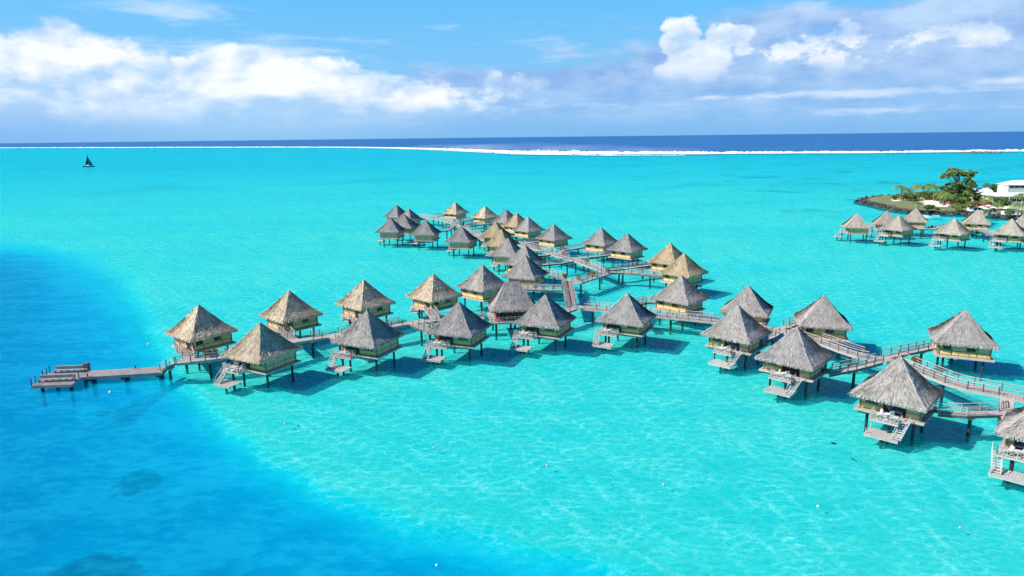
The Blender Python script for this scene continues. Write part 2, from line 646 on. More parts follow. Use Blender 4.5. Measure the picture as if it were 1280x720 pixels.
def polar_mesh(name, r0f, r1f, n, zf, geo=True, depth=None):
    k = np.linspace(0, 1, n)
    V = []
    for th in ths:
        a, b = r0f(th), r1f(th)
        r = a * (b / a) ** k if geo else a + (b - a) * k
        V.append(np.stack([np.sin(th) * r, np.cos(th) * r], 1))
    V = np.array(V)                                   # (nt, n, 2)
    nt_ = len(ths)
    P = V.reshape(-1, 2)
    z = zf(P)
    co = np.concatenate([P, z[:, None]], 1)
    ii, jj = np.meshgrid(np.arange(nt_), np.arange(n - 1), indexing='ij')
    i2 = (ii + 1) % nt_
    F = np.stack([ii * n + jj, i2 * n + jj, i2 * n + jj + 1, ii * n + jj + 1], -1).reshape(-1, 4)
    F = F[:, ::-1]
    verts = co.tolist()
    faces = F.tolist()
    if r0f(0.) < 20:
        verts.append((0, 0, float(zf(np.zeros((1, 2)))[0])))
        ci = len(verts) - 1
        faces += [(ci, ((i + 1) % nt_) * n, i * n) for i in range(nt_)]
    me = bpy.data.meshes.new(name)
    me.from_pydata(verts, [], faces)
    if depth is not None:
        d = depth(np.array(verts)[:, :2])
        at_ = me.attributes.new('depth', 'FLOAT', 'POINT')
        at_.data.foreach_set('value', d)
    me.update()
    # normals up
    if me.polygons[0].normal.z < 0:
        me.flip_normals()
    me.polygons.foreach_set('use_smooth', [True] * len(me.polygons))
    return me


def wave_height(nt, pos):
    s = nt.n('ShaderNodeMapping')
    nt.val(s.inputs['Vector'], pos)
    s.inputs['Rotation'].default_value = (0, 0, R(12))
    s.inputs['Scale'].default_value = (.55, 1.0, 1.0)
    v = X(nt, s.outputs[0])
    a = nt.noise(v, .9, 5, .62, .3)
    b = nt.noise(v, .17, 3, .5, .2)
    return a, b, v


def water_material():
    m, nt, o = mat('lagoon water')
    geo = nt.n('ShaderNodeNewGeometry')
    pos = X(nt, geo.outputs['Position'])
    a, b, v = wave_height(nt, pos)
    at_ = nt.n('ShaderNodeAttribute')
    at_.attribute_name = 'depth'
    wob = nt.noise(pos, .11, 4, .6)
    d = X(nt, at_.outputs['Fac']) + (wob - .5) * .35
    lg = nt.noise(pos, .009, 4, .6, .4)
    lm = nt.n('ShaderNodeMapping')
    nt.link(pos.s, lm.inputs['Vector'])
    lm.inputs['Scale'].default_value = (.010, .045, 1)
    lane = nt.noise(X(nt, lm.outputs[0]), 1.0, 6, .65, .6)
    d = d + (lane - .5) * 1.1
    d = d + (lg - .5) * .55
    dn = nt.m('DIVIDE', d, 10.0, clamp=True)
    T = nt.ramp(dn, [(0.07, (.17, 1.0, .97)), (.095, (.08, .98, .99)), (.13, (.01, .93, 1.0)), (.32, (.01, .84, .98)), (.60, (.01, .72, .96)), (.88, (.01, .65, .93))])
    Db = nt.ramp(dn, [(0.07, (.02, .70, .66)), (.13, (.0, .58, .72)), (.42, (.0, .39, .62)), (.85, (.0, .235, .47))])
    k = nt.ramp(dn, [(.07, (.15,) * 3), (.15, (.26,) * 3), (.28, (.56,) * 3), (.55, (.68,) * 3), (.9, (.52,) * 3)])
    # caustic net painted into the surface tint: Voronoi lines for light focused by waves
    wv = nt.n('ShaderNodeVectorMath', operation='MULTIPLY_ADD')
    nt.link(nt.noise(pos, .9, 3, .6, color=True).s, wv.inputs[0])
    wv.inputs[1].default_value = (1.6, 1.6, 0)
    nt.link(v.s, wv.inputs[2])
    caustic_nets = []
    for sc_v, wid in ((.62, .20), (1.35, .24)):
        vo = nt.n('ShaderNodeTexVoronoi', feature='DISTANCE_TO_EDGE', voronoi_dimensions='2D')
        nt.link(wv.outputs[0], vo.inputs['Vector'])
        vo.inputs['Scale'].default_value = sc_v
        caustic_nets.append(nt.m('POWER', nt.smooth(X(nt, vo.outputs['Distance']), 0.0, wid, 1.0, 0.0), 1.3))
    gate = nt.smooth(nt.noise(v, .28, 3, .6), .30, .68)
    caustic_paint = nt.m('MULTIPLY', caustic_nets[0] * .6 + caustic_nets[1] * .4, gate * .75 + .3, clamp=True)
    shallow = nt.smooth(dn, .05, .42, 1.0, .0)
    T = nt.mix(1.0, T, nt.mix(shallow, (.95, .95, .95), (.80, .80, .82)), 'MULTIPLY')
    T = nt.mix(caustic_paint * shallow, T, (.60, 1.0, 1.0))
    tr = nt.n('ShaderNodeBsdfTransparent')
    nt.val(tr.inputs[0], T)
    df = nt.n('ShaderNodeSubsurfaceScattering')
    df.falloff = 'BURLEY'
    df.inputs['Scale'].default_value = 1.0
    df.inputs['Radius'].default_value = (.5, 2.6, 3.2)
    Db = nt.mix(nt.smooth(a + (b - .5) * .8, .32, .68) * .5, nt.mix(.20, Db, (0, .05, .2)), nt.mix(.36, Db, (.03, .72, .85)))  # wave shading painted into the body colour as darker and lighter streaks
    fleck = nt.smooth(nt.noise(v, .55, 6, .72, .6), .765, .80)  # white flecks painted into the body colour for wave glints and whitecaps
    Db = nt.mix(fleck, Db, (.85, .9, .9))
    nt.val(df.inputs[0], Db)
    hgt = a * .30 + b * .8
    bn = nt.bump(hgt, .7, .35)
    nt.val(df.inputs['Normal'], bn)
    mx = nt.n('ShaderNodeMixShader')
    nt.val(mx.inputs[0], k)
    nt.link(tr.outputs[0], mx.inputs[1])
    nt.link(df.outputs[0], mx.inputs[2])
    gl = nt.n('ShaderNodeBsdfGlossy')
    gl.inputs['Roughness'].default_value = .12
    gl.inputs['Color'].default_value = (.8, .9, 1, 1)
    nt.val(gl.inputs['Normal'], bn)
    fr = nt.n('ShaderNodeFresnel')
    fr.inputs['IOR'].default_value = 1.33
    nt.val(fr.inputs['Normal'], bn)
    f = (X(nt, fr.outputs[0]) * .45).min(.042)
    mx2 = nt.n('ShaderNodeMixShader')
    nt.val(mx2.inputs[0], f)
    nt.link(mx.outputs[0], mx2.inputs[1])
    nt.link(gl.outputs[0], mx2.inputs[2])
    nt.link(mx2.outputs[0], o.inputs[0])
    return m


def ocean_material():
    m, nt, o = mat('open ocean')
    geo = nt.n('ShaderNodeNewGeometry')
    pos = X(nt, geo.outputs['Position'])
    n = nt.noise(pos, .004, 5, .6)
    n2 = nt.noise(pos, .05, 3, .6)
    p = nt.n('ShaderNodeBsdfPrincipled')
    nt.val(p.inputs['Base Color'], nt.mix(nt.smooth(n + (n2 - .5) * .5, .3, .7), (.014, .10, .29), (.025, .15, .37)))
    p.inputs['Roughness'].default_value = .45
    p.inputs['Specular IOR Level'].default_value = .12
    nt.val(p.inputs['Normal'], nt.bump(n2, .4, 2.0))
    nt.link(p.outputs[0], o.inputs[0])
    return m


def sand_material():
    m, nt, o = mat('seabed sand')
    geo = nt.n('ShaderNodeNewGeometry')
    pos = X(nt, geo.outputs['Position'])
    s = nt.n('ShaderNodeSeparateXYZ')
    nt.link(pos.s, s.inputs[0])
    x, y = X(nt, s.outputs[0]), X(nt, s.outputs[1])
    base = nt.mix(nt.smooth(nt.noise(pos, .9, 6, .65), .3, .7), (.76, .74, .66), (.84, .82, .75))
    # rubble and weed far out on the flats
    far = nt.smooth(y, 190, 420) * nt.smooth(x, 20, 200)
    mp = nt.xyz(x * .5, y * .55, 0.0)
    weed = nt.smooth(nt.noise(mp, .045, 6, .70, .5), .53, .66) * far * .75
    allf = nt.smooth(nt.noise(mp, .012, 5, .6, .5), .5, .7) * nt.smooth(y, 230, 700) * .45
    c = nt.mix(weed, base, (.20, .28, .28))
    c = nt.mix(allf, c, (.35, .42, .42))
    spk = nt.smooth(nt.noise(pos, 1.9, 5, .7), .62, .75) * nt.smooth(nt.noise(pos, .07, 3), .45, .65) * .30
    c = nt.mix(spk, c, (.32, .34, .28))
    p = nt.n('ShaderNodeBsdfPrincipled')
    nt.val(p.inputs['Base Color'], c)
    p.inputs['Roughness'].default_value = .95
    p.inputs['Specular IOR Level'].default_value = 0.0
    nt.link(p.outputs[0], o.inputs[0])
    return m


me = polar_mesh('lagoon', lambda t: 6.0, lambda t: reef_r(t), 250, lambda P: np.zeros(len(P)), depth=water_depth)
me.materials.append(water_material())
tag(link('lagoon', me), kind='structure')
me = polar_mesh('seabed', lambda t: 6.0, lambda t: reef_r(t) * 1.01, 250, lambda P: -depth_at(P))
me.materials.append(sand_material())
tag(link('seabed', me), kind='structure')
me = polar_mesh('ocean', lambda t: reef_r(t), lambda t: 90000., 40, lambda P: np.full(len(P), -.02))
me.materials.append(ocean_material())
tag(link('ocean', me), kind='structure')


# surf breaking on the barrier reef
def surf():
    m, nt, o = mat('white surf foam')
    geo = nt.n('ShaderNodeNewGeometry')
    pos = X(nt, geo.outputs['Position'])
    p = nt.n('ShaderNodeBsdfPrincipled')
    nt.val(p.inputs['Base Color'], nt.mix(nt.smooth(nt.noise(pos, .02, 5, .6), .3, .7), (.80, .86, .88), (.92, .93, .93)))
    p.inputs['Roughness'].default_value = .8
    nt.link(p.outputs[0], o.inputs[0])
    mb = MB()
    def strip(a0, a1, step, off, wf, hf, seed):
        ang = np.arange(a0, a1, step)
        prev = None
        for th in ang:
            r = reef_r(th) + off
            q = mnoise.noise(Vector((th * 60, seed, 0)))
            q2 = mnoise.noise(Vector((th * 260, seed + 5, 0)))
            q3 = mnoise.noise(Vector((th * 14, seed + 9, 0)))
            w = max(0.0, wf(th) * (1 + .8 * q + .6 * q2 + .8 * q3))
            h = max(.05, hf(th) * (1 + .6 * q2 + .4 * q))
            rr = r + wf(th) * .25 * q
            prof = [(rr - w * .5, .15), (rr - w * .1, .2 + h * .25), (rr + w * .2, h), (rr + w * .45, h * .6), (rr + w * .5, .1)]
            cur = [(math.sin(th) * a, math.cos(th) * a, z) for a, z in prof]
            if prev and w > 4:
                for k in range(4):
                    mb.face([prev[k], cur[k], cur[k + 1], prev[k + 1]][::-1])
            prev = cur
    px = lambda x: azel(x, 188)[0]
    mid = lambda th: float(np.exp(-((th - px(690)) / .24) ** 2))
    strip(px(-400), px(640), .0009, 0, lambda t: 34 + 70 * mid(t), lambda t: 2.6, 1.0)
    strip(px(430), px(1700), .0009, -20, lambda t: 55 + 90 * mid(t), lambda t: 2.4 + 1.4 * mid(t), 4.0)
    strip(px(500), px(900), .0009, -150, lambda t: 80 * float(np.exp(-((t - px(670)) / .12) ** 2)), lambda t: .6, 7.0)
    o_ = mb.build('surf', m)
    tag(o_, 'long white line of surf breaking along the barrier reef under the horizon', 'surf', kind='stuff')
    # wind-blown spray over the breakers
    vm, nt, oo = mat('spray mist')
    pv = nt.n('ShaderNodeVolumePrincipled')
    pv.inputs['Color'].default_value = (.92, .95, 1, 1)
    pv.inputs['Density'].default_value = .0013
    nt.link(pv.outputs[0], oo.inputs['Volume'])
    mb = MB()
    for x, w, h, dn in ((560, 150, 13, 0), (650, 210, 19, 0), (600, 120, 15, 0), (740, 150, 15, 0), (820, 120, 9, 0)):
        th = azel(x, 188)[0]
        r = float(reef_r(th)) + 120 + (740 - x) * .6
        c0 = Vector((math.sin(th) * r, math.cos(th) * r, 2.0))
        i = len(mb.v)
        mb.ball((0, 0, 0), 1.0, 20, 10)
        for k in range(i, len(mb.v)):
            p = Vector(mb.v[k])
            mb.v[k] = tuple(c0 + Vector((p.x * w, p.y * 70, p.z * h)))
    s_ = mb.build('sea_spray', vm)
    tag(s_, 'pale wind-blown spray hanging over the thickest breakers on the reef', 'sea spray', kind='stuff')


surf()


# dark coral heads on the channel floor
def coral(px, py, rx, ry, h, label):
    c0 = at(px, py, -6.0)
    rnd = random.Random(px)
    mb = MB()
    n = 22
    g = {}
    for i in range(n + 1):
        for j in range(n + 1):
            u, v = i / n * 2 - 1, j / n * 2 - 1
            w = max(0, 1 - math.hypot(u, v) * (1.3 + .7 * mnoise.noise(Vector((u * 3, v * 3, px)))))
            g[i, j] = (c0[0] + u * rx, c0[1] + v * ry, -8.75 + h * .5 * w ** .5)
    for i in range(n):
        for j in range(n):
            mb.face([g[i, j], g[i + 1, j], g[i + 1, j + 1], g[i, j + 1]])
    for _ in range(330):
        u, v = rnd.gauss(0, .42), rnd.gauss(0, .38)
        q = math.hypot(u, v)
        if q > .92:
            u, v = u * .6 / q, v * .6 / q
        r = rnd.uniform(.3, .75) * max(.35, 1 - .5 * math.hypot(u, v))
        zz = -8.6 + h * max(0, 1 - .8 * math.hypot(u, v)) * rnd.uniform(.35, 1)
        x, y = c0[0] + u * rx, c0[1] + v * ry
        mb.tube([(x, y, -8.8), (x + rnd.uniform(-.2, .2), y, zz)], [r * .5, r * .7], 6)
        mb.ball((x, y, zz), r, 8, 5, .6, .2)
    tag(mb.build('coral_head', M['coral'], smooth=True), label, 'coral', 'dark coral heads in the deep channel')


M['coral'] = principled('dark coral', varied((.015, .02, .02), (.05, .05, .04), .8), .95)
coral(176, 600, 5.4, 5.0, 4.0, 'dark coral head under the deep blue water, middle one of the submerged patches')
coral(131, 516, 3.6, 4.2, 2.8, 'small faint coral head in deep water just below the jetty')
coral(118, 712, 7.0, 5.2, 4.0, 'wide dark coral head at the bottom edge of the deep channel')

# small reef islet in front of the surf on the right
p = at(1228, 190.5)
mb = MB()
for k in range(60):
    a = random.uniform(-1, 1)
    mb.ball((p[0] + a * 42, p[1] + random.uniform(-22, 22), 0), random.uniform(2.5, 6) * (1 - abs(a) * .5), 8, 5, .35, .15)
tag(mb.build('reef_rocks', principled('brown reef rock', varied((.11, .09, .07), (.24, .20, .15), .2), .9)), 'low brown reef rocks showing above the water just inside the surf at right', 'rocks', kind='stuff')


# ------------------------------------------------------------------ thatch roof meshes
def roof_mesh(name, hx=4.0, hy=4.0, ridge=0.0, seed=1, tufts=4200):
    rnd = random.Random(seed)
    mb = MB()
    za, zb, ze = 9.1, 5.70, 4.70
    fb = .70                                     # where the steep pitch turns into the flared skirt
    def prof(s):                                 # s 0 apex .. 1 eave -> plan scale, height
        if s < .72:
            q = s / .72
            return q * fb, za + (zb - za) * (q ** .97)
        q = (s - .72) / .28
        return fb + (1 - fb) * q, zb + (ze - zb) * (q ** .92)
    corners = [(-1, -1), (1, -1), (1, 1), (-1, 1)]
    def P(face, t, s):
        a, b = corners[face], corners[(face + 1) % 4]
        k, z = prof(s)
        def cp(c):
            return (c[0] * (ridge + (hx - ridge) * k), c[1] * hy * k)
        A, B = cp(a), cp(b)
        # rounded hips
        return Vector((A[0] + (B[0] - A[0]) * t, A[1] + (B[1] - A[1]) * t, z))
    nu, nv = 18, 14
    for f in range(4):
        L = 2 * (hx if f % 2 == 0 else hy)
        g = {}
        for i in range(nu + 1):
            for j in range(nv + 1):
                t, s = i / nu, j / nv
                p = P(f, t, s)
                edge = min(t, 1 - t)
                w = .10 * mnoise.noise(Vector((p.x * 1.3, p.y * 1.3, p.z * 1.3 + seed * 9)))
                if edge > 0:
                    p.z += w * min(1, j / 3)
                if j == nv:
                    p.z += .07 * mnoise.noise(Vector((p.x * 4, p.y * 4, seed)))
                g[i, j] = p
        for i in range(nu):
            for j in range(nv):
                q = [g[i, j], g[i, j + 1], g[i + 1, j + 1], g[i + 1, j]]
                uvs = [((a / nu - .5) * prof(b / nv)[0] * L + f * 31, b / nv * 6) for a, b in ((i, j), (i, j + 1), (i + 1, j + 1), (i + 1, j))]
                if j == 0 and ridge == 0:
                    q, uvs = [q[0], q[1], q[2]], uvs[:3]
                mb.face(q, uvs, .3)
        # fringe hanging at the eave, thick and ragged
        for i in range(nu * 5):
            t = (i + rnd.uniform(-.2, .2)) / (nu * 5)
            t2 = t + 1.5 / (nu * 5)
            t, t2 = max(0, t), min(1, t2)
            n_ = P(f, .5, 1) - P(f, .5, 0)
            n_.z = 0
            n_.normalize()
            for lay in (0, 1):
                a, b = P(f, t, 1) + n_ * (.05 - lay * .16), P(f, t2, 1) + n_ * (.05 - lay * .16)
                h1, h2 = rnd.uniform(.26, .44), rnd.uniform(.26, .44)
                a2, b2 = a - Vector((0, 0, h1)) + n_ * rnd.uniform(-.04, .10), b - Vector((0, 0, h2)) + n_ * rnd.uniform(-.04, .10)
                up_ = Vector((0, 0, .06))
                u0 = (t - .5) * L + f * 31
                mb.face([a + up_, a2, b2, b + up_], [(u0, 6), (u0, 6.5), (u0 + .13, 6.5), (u0 + .13, 6)], rnd.uniform(.2, 1.0))
        # soffit
        k = prof(1)[0]
        a, b = P(f, 0, 1), P(f, 1, 1)
        c_, d_ = Vector((b.x * .5, b.y * .5, 4.80)), Vector((a.x * .5, a.y * .5, 4.80))
        a.z -= .1
        b.z -= .1
        mb.face([a, d_, c_, b], None, .0)
        # loose tufts that break up the slope
        for _ in range(tufts // 4):
            s = math.sqrt(rnd.random()) * .97
            t = rnd.random()
            wdt = rnd.uniform(.05, .13)
            ln = rnd.uniform(.35, .75)
            p0 = P(f, t, s)
            p1 = P(f, t, min(1.03, s + ln / 6.0))
            d = (p1 - p0)
            if d.length < 1e-3:
                continue
            d.normalize()
            side = Vector((0, 0, 1)).cross(d)
            side.normalize()
            nn = d.cross(side)
            if nn.z < 0:
                nn = -nn
            side = side * wdt / 2
            skew = side * rnd.uniform(-1.2, 1.2)
            lift = rnd.uniform(.015, .065)
            q0 = p0 + nn * .01
            q1 = p0 + d * ln + nn * lift + skew
            u0 = (t - .5) * prof(s)[0] * L + f * 31
            mb.face([q0 - side, q1 - side * .6, q1 + side * .6, q0 + side], [(u0, s * 6), (u0, s * 6 + .4), (u0 + .1, s * 6 + .4), (u0 + .1, s * 6)], rnd.random())
    # thick capped hips
    for f in range(4):
        for _ in range(150):
            s = rnd.random() ** .7 * .98
            p0 = P(f, 0, s) + Vector((0, 0, .03))
            p1 = P(f, 0, min(1.0, s + .07)) + Vector((0, 0, .03))
            d = (p1 - p0)
            side = Vector((d.y, -d.x, 0)).normalized() * rnd.uniform(.12, .22)
            b1 = p1 + side * rnd.choice((-1, 1)) + Vector((0, 0, -.12))
            mb.face([p0, p1, b1 * .6 + p0 * .4 + Vector((0, 0, -.02))], [(0, s * 6), (.1, s * 6 + .4), (.2, s * 6 + .2)], rnd.uniform(.4, 1))
    me = mb.mesh(name)
    me.materials.append(M['thatch_grey'])
    return me


ROOFS = [roof_mesh('thatch_roof', seed=s) for s in (1, 2, 3, 4, 5)]
ROOF_LONG = roof_mesh('long_thatch_roof', hx=4.25, hy=3.9, ridge=1.3, seed=8, tufts=4200)

# ------------------------------------------------------------------ bungalow parts (front is -Y)
FZ = 2.6


def bungalow_parts(kind, simple=False):
    """list of (name, mesh, parent index or None); kind A: stair right and entrance right, B mirrored"""
    s = 1 if kind == 'A' else -1
    L = []

    def fx(a, b):
        return (a, b) if s == 1 else (-b, -a)

    def add(name, mb, m, parent=None, role=None):
        me = mb.mesh(name)
        me.materials.append(m)
        L.append((name, me, parent, role))
        return len(L) - 1

    def box(mb, x0, x1, y0, y1, z0, z1):
        a, b = fx(x0, x1)
        mb.box(a, b, y0, y1, z0, z1)

    wx, wy0, wy1 = 3.22, -2.45, 3.22
    if kind == 'A':
        r0, r1 = -.75, 1.75            # recess of the veranda
        b0, b1 = -1.5, 1.55            # balcony
        pl0, pl1, ply0, ply1 = -1.7, 1.9, -5.6, -3.25
        sx = 2.0
        by0 = -4.75
    else:
        r0, r1 = 0.0, 2.6
        b0, b1 = .25, 3.75
        pl0, pl1, ply0, ply1 = .7, 4.0, -5.9, -3.6
        sx = 3.75
        by0 = -4.35
    # floor
    mb = MB()
    box(mb, -3.75, 3.75, -2.95, 3.75, FZ - .22, FZ)
    flo = add('floor', mb, M['deck'])
    mb = MB()
    for q in (-2.5, -.1, 2.4):
        mb.box(-3.4, 3.4, q - .12, q + .12, FZ - .52, FZ - .223)
    add('floor_beam', mb, M['beam'], flo)
    # walls
    mb = MB()
    top = 4.75
    t = .12
    box(mb, -wx, r0, wy0, wy0 + t, FZ + .003, top)
    box(mb, r1, wx, wy0, wy0 + t, FZ + .003, top)
    box(mb, -wx, -wx + t, wy0 + t, wy1 - t, FZ + .003, top)
    box(mb, wx - t, wx, wy0 + t, wy1 - t, FZ + .003, top)
    box(mb, -wx, wx, wy1 - t, wy1, FZ + .003, top)
    wal = add('wall', mb, M['bamboo'])
    # frames round the wall panels
    mb = MB()
    e = .03
    for a in (-wx, wx):
        for b in (wy0, wy1):
            mb.box(a - .09, a + .09, b - .09, b + .09, FZ + .006, top + .01)
    for y_, sg in ((wy0, -1), (wy1, 1)):
        for z_ in (FZ + .06, 3.3):
            if y_ == wy0:
                box(mb, -wx + .1, r0, y_ - e, y_ + .02, z_, z_ + .1)
                box(mb, r1, wx - .1, y_ - e, y_ + .02, z_, z_ + .1)
            else:
                mb.box(-wx + .1, wx - .1, y_ - .02, y_ + e, z_, z_ + .1)
    for x_, sg in ((-wx, -1), (wx, 1)):
        for z_ in (FZ + .06, 3.3):
            mb.box(x_ - e, x_ + e, wy0 + .1, wy1 - .1, z_, z_ + .1)
    for q in (-1.6, 1.6):
        mb.box(q - .05, q + .05, wy1 - .02, wy1 + e + .01, FZ + .18, 4.7)
    for q in (-1.0, 1.2):
        for x_ in (-wx, wx):
            mb.box(x_ - e - .01, x_ + e + .01, q - .05, q + .05, FZ + .18, 4.7)
    add('wall_frame', mb, M['olive_wood'], wal)
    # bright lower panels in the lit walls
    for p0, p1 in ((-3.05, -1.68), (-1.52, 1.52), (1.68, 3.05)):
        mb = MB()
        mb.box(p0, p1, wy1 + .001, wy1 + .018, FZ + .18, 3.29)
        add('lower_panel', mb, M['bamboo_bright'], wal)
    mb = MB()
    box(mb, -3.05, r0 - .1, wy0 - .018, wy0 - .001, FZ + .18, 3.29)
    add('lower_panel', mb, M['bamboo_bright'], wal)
    # windows in the back wall and beside the veranda
    def window(x0, x1, y, sg):
        mb = MB()
        a, b = fx(x0, x1)
        y0, y1 = (y, y + .05) if sg > 0 else (y - .05, y)
        mb.box(a, b, y0, y1, 3.50, 4.14)
        i = add('window', mb, M['glass_dark'])
        mb = MB()
        for z0, z1 in ((3.48, 3.54), (4.11, 4.17)):
            mb.box(a - .05, b + .05, y0 - .01, y1 + .02, z0, z1)
        mid = (a + b) / 2
        for q in (a, mid, b):
            mb.box(q - .03, q + .03, y0 - .012, y1 + .022, 3.545, 4.105)
        add('window_frame', mb, M['olive_wood'], i)
    window(-1.35, -.25, wy1 + .02, 1)
    window(1.75, 2.7, wy1 + .02, 1)
    if r0 > -2:
        window(-2.6, max(-2.2, min(r0 - .5, -1.2)) if kind == 'A' else -1.0, wy0 - .02, -1)
    # veranda recess: back wall with sliding glass doors, side cheeks
    mb = MB()
    box(mb, r0 - .06, r0 + .06, wy0 + .13, -.95, FZ + .003, top)
    box(mb, r1 - .06, r1 + .06, wy0 + .13, -.95, FZ + .003, top)
    box(mb, r0 - .06, r1 + .06, -.95, -.85, 4.25, top)
    add('veranda_wall', mb, M['olive_wood'], wal)
    mb = MB()
    box(mb, r0 + .06, r1 - .06, -.93, -.87, FZ + .006, 4.25)
    gi = add('glass_door', mb, M['glass_blue'])
    mb = MB()
    for q in (r0 + .1, (r0 + r1) / 2, r1 - .1):
        box(mb, q - .05, q + .05, -.99, -.935, FZ + .01, 4.16)
    box(mb, r0 + .05, r1 - .05, -.985, -.935, 4.16, 4.245)
    add('door_frame', mb, M['white_rail'], gi)
    mb = MB()
    box(mb, r0 + .2, r0 + .75, -1.03, -.995, FZ + .02, 4.2)
    add('curtain', mb, M['curtain'], gi)
    # ceiling inside so one never looks into an empty shell
    # entrance door on the side
    mb = MB()
    box(mb, wx + .001, wx + .05, 1.35, 2.45, FZ + .01, 4.55)
    di = add('entrance_door', mb, M['glass_dark'])
    mb = MB()
    for q in (1.3, 2.5):
        box(mb, wx + .002, wx + .09, q - .06, q + .06, FZ + .012, 4.5)
    box(mb, wx + .002, wx + .09, 1.24, 2.56, 4.5, 4.6)
    add('door_frame', mb, M['olive_wood'], di)
    # balcony with railing
    bz = FZ - .18
    mb = MB()
    box(mb, b0, b1, by0, -2.953, bz - .2, bz)
    bi = add('balcony', mb, M['white_rail'])
    mb = MB()
    h = 1.0
    def rail_run(p, q, n):
        p, q = Vector(p), Vector(q)
        for k in (h, .14):
            mb.bar(p + Vector((0, 0, k)), q + Vector((0, 0, k)), .06, .07)
        if not simple:
            mb.bar(p + Vector((0, 0, h - .28)), q + Vector((0, 0, h - .28)), .05, .05)
        for i in range(n + 1):
            c_ = p.lerp(q, i / n)
            mb.bar(c_, c_ + Vector((0, 0, h + .05)), .07, .07)
            if i < n and not simple:
                d_ = p.lerp(q, (i + 1) / n)
                mb.bar(c_ + Vector((0, 0, .15)), d_ + Vector((0, 0, h - .3)), .045, .045)
                mb.bar(c_ + Vector((0, 0, h - .3)), d_ + Vector((0, 0, .15)), .045, .045)
    xa, xb = b0 + .06, b1 - .06
    f_ = lambda x: x * s
    rail_run((f_(xa), by0 + .06, bz), (f_(xb), by0 + .06, bz), 4)
    rail_run((f_(xa), by0 + .06, bz), (f_(xa), -3.0, bz), 2)
    if kind == 'B':
        rail_run((f_(xb), by0 + .06, bz), (f_(xb), by0 + .5, bz), 1)
    else:
        rail_run((f_(xb), by0 + .06, bz), (f_(xb), by0 + .3, bz), 1)
    add('balcony_railing', mb, M['white_rail'], bi)
    # stair: from the balcony side down to the swim platform
    mb = MB()
    if kind == 'A':
        top_, bot_ = Vector((sx, -3.35, bz)), Vector((sx - .35, -5.3, .85))
        wdir = Vector((.42, 0, 0))
    else:
        top_, bot_ = Vector((sx + .1, -3.2, bz)), Vector((sx - .35, -5.5, .85))
        wdir = Vector((.42, 0, 0))
    T2, B2 = Vector((f_(top_.x), top_.y, top_.z)), Vector((f_(bot_.x), bot_.y, bot_.z))
    for sg in (-1, 1):
        o_ = wdir * sg
        mb.bar(T2 + o_, B2 + o_, .08, .22)
        up_ = Vector((0, 0, .8))
        mb.bar(T2 + o_ + up_, B2 + o_ + up_, .045, .045)
        for k in (0, .5, 1):
            c_ = T2.lerp(B2, k) + o_
            mb.bar(c_, c_ + up_, .05, .05)
    for k in range(8):
        c_ = T2.lerp(B2, (k + .5) / 8)
        mb.box(c_.x - .42, c_.x + .42, c_.y - .13, c_.y + .13, c_.z - .03, c_.z + .03)
    if kind == 'A':
        mb.box(f_(sx) - .45, f_(sx) + .45, -3.4, -2.953, bz - .12, bz - .003)
    add('stairs', mb, M['white_rail'])
    # swim platform
    mb = MB()
    a, b = fx(pl0, pl1)
    n = 12
    for i in range(n):
        x0 = a + (b - a) * i / n
        mb.box(x0 + .012, x0 + (b - a) / n - .012, ply0, ply1, .72, .80)
    mb.box(a, b, ply0 + .05, ply0 + .17, .5, .717)
    mb.box(a, b, ply1 - .2, ply1 - .08, .5, .717)
    pi_ = add('swim_platform', mb, M['white_rail'])
    mb = MB()
    hx_ = f_(pl0 + .15 if kind == 'A' else pl1 - .15)
    for yy in (ply0 + .15, ply1 - .2):
        mb.bar((hx_, yy, .3), (hx_, yy, 1.55), .06)
    add('handrail', mb, M['white_rail'], pi_)
    # piles
    def pile(x, y, ztop, r=.17):
        mb = MB()
        mb.tube([(x, y, -1.2), (x, y, 0), (x, y, ztop)], [r, r, r], 10)
        i = add('stilt', mb, M['pile'])
    for x in (-2.5, 2.5):
        for y in (-1.7, 3.0):
            pile(x, y, FZ - .3)
    pile(f_((b0 + b1) / 2 + .4), -3.6, bz - .2)
    pile(f_((pl0 + pl1) / 2), -5.0, .51)
    # balcony contents stay separate things
    return L


PARTS = {k: bungalow_parts(k) for k in 'AB'}

bungalow_info = {}


def bungalow(num, apex, front, kind, roofmat, label):
    p = at(*apex, 9.1)
    rz = R(front + 90)
    root = empty('overwater_bungalow', (p[0], p[1], 0), rz)
    tag(root, label, 'bungalow', 'thatched bungalows standing on stilts over the lagoon')
    mats = {'thatch_grey': 'grey', 'thatch_tan': 'tan', 'thatch_gold': 'golden'}
    r = link('roof', ROOFS[(num * 3) % 5], root, M[roofmat])
    r.rotation_euler = (0, 0, R(90 * (num % 4)))
    k = 1 + .018 * math.sin(num * 2.7)
    r.scale = (k, 1 / k, 1 + .012 * math.sin(num * 1.9))
    objs = []
    far = p[1] > 175
    for (name, me, par, role) in PARTS[kind]:
        if far and name in ('window_frame', 'door_frame', 'curtain', 'floor_beam', 'handrail'):
            objs.append(None)
            continue
        o = link(name, me, objs[par] if par is not None else root)
        objs.append(o)
    bungalow_info[num] = (p, rz, kind)
    return root


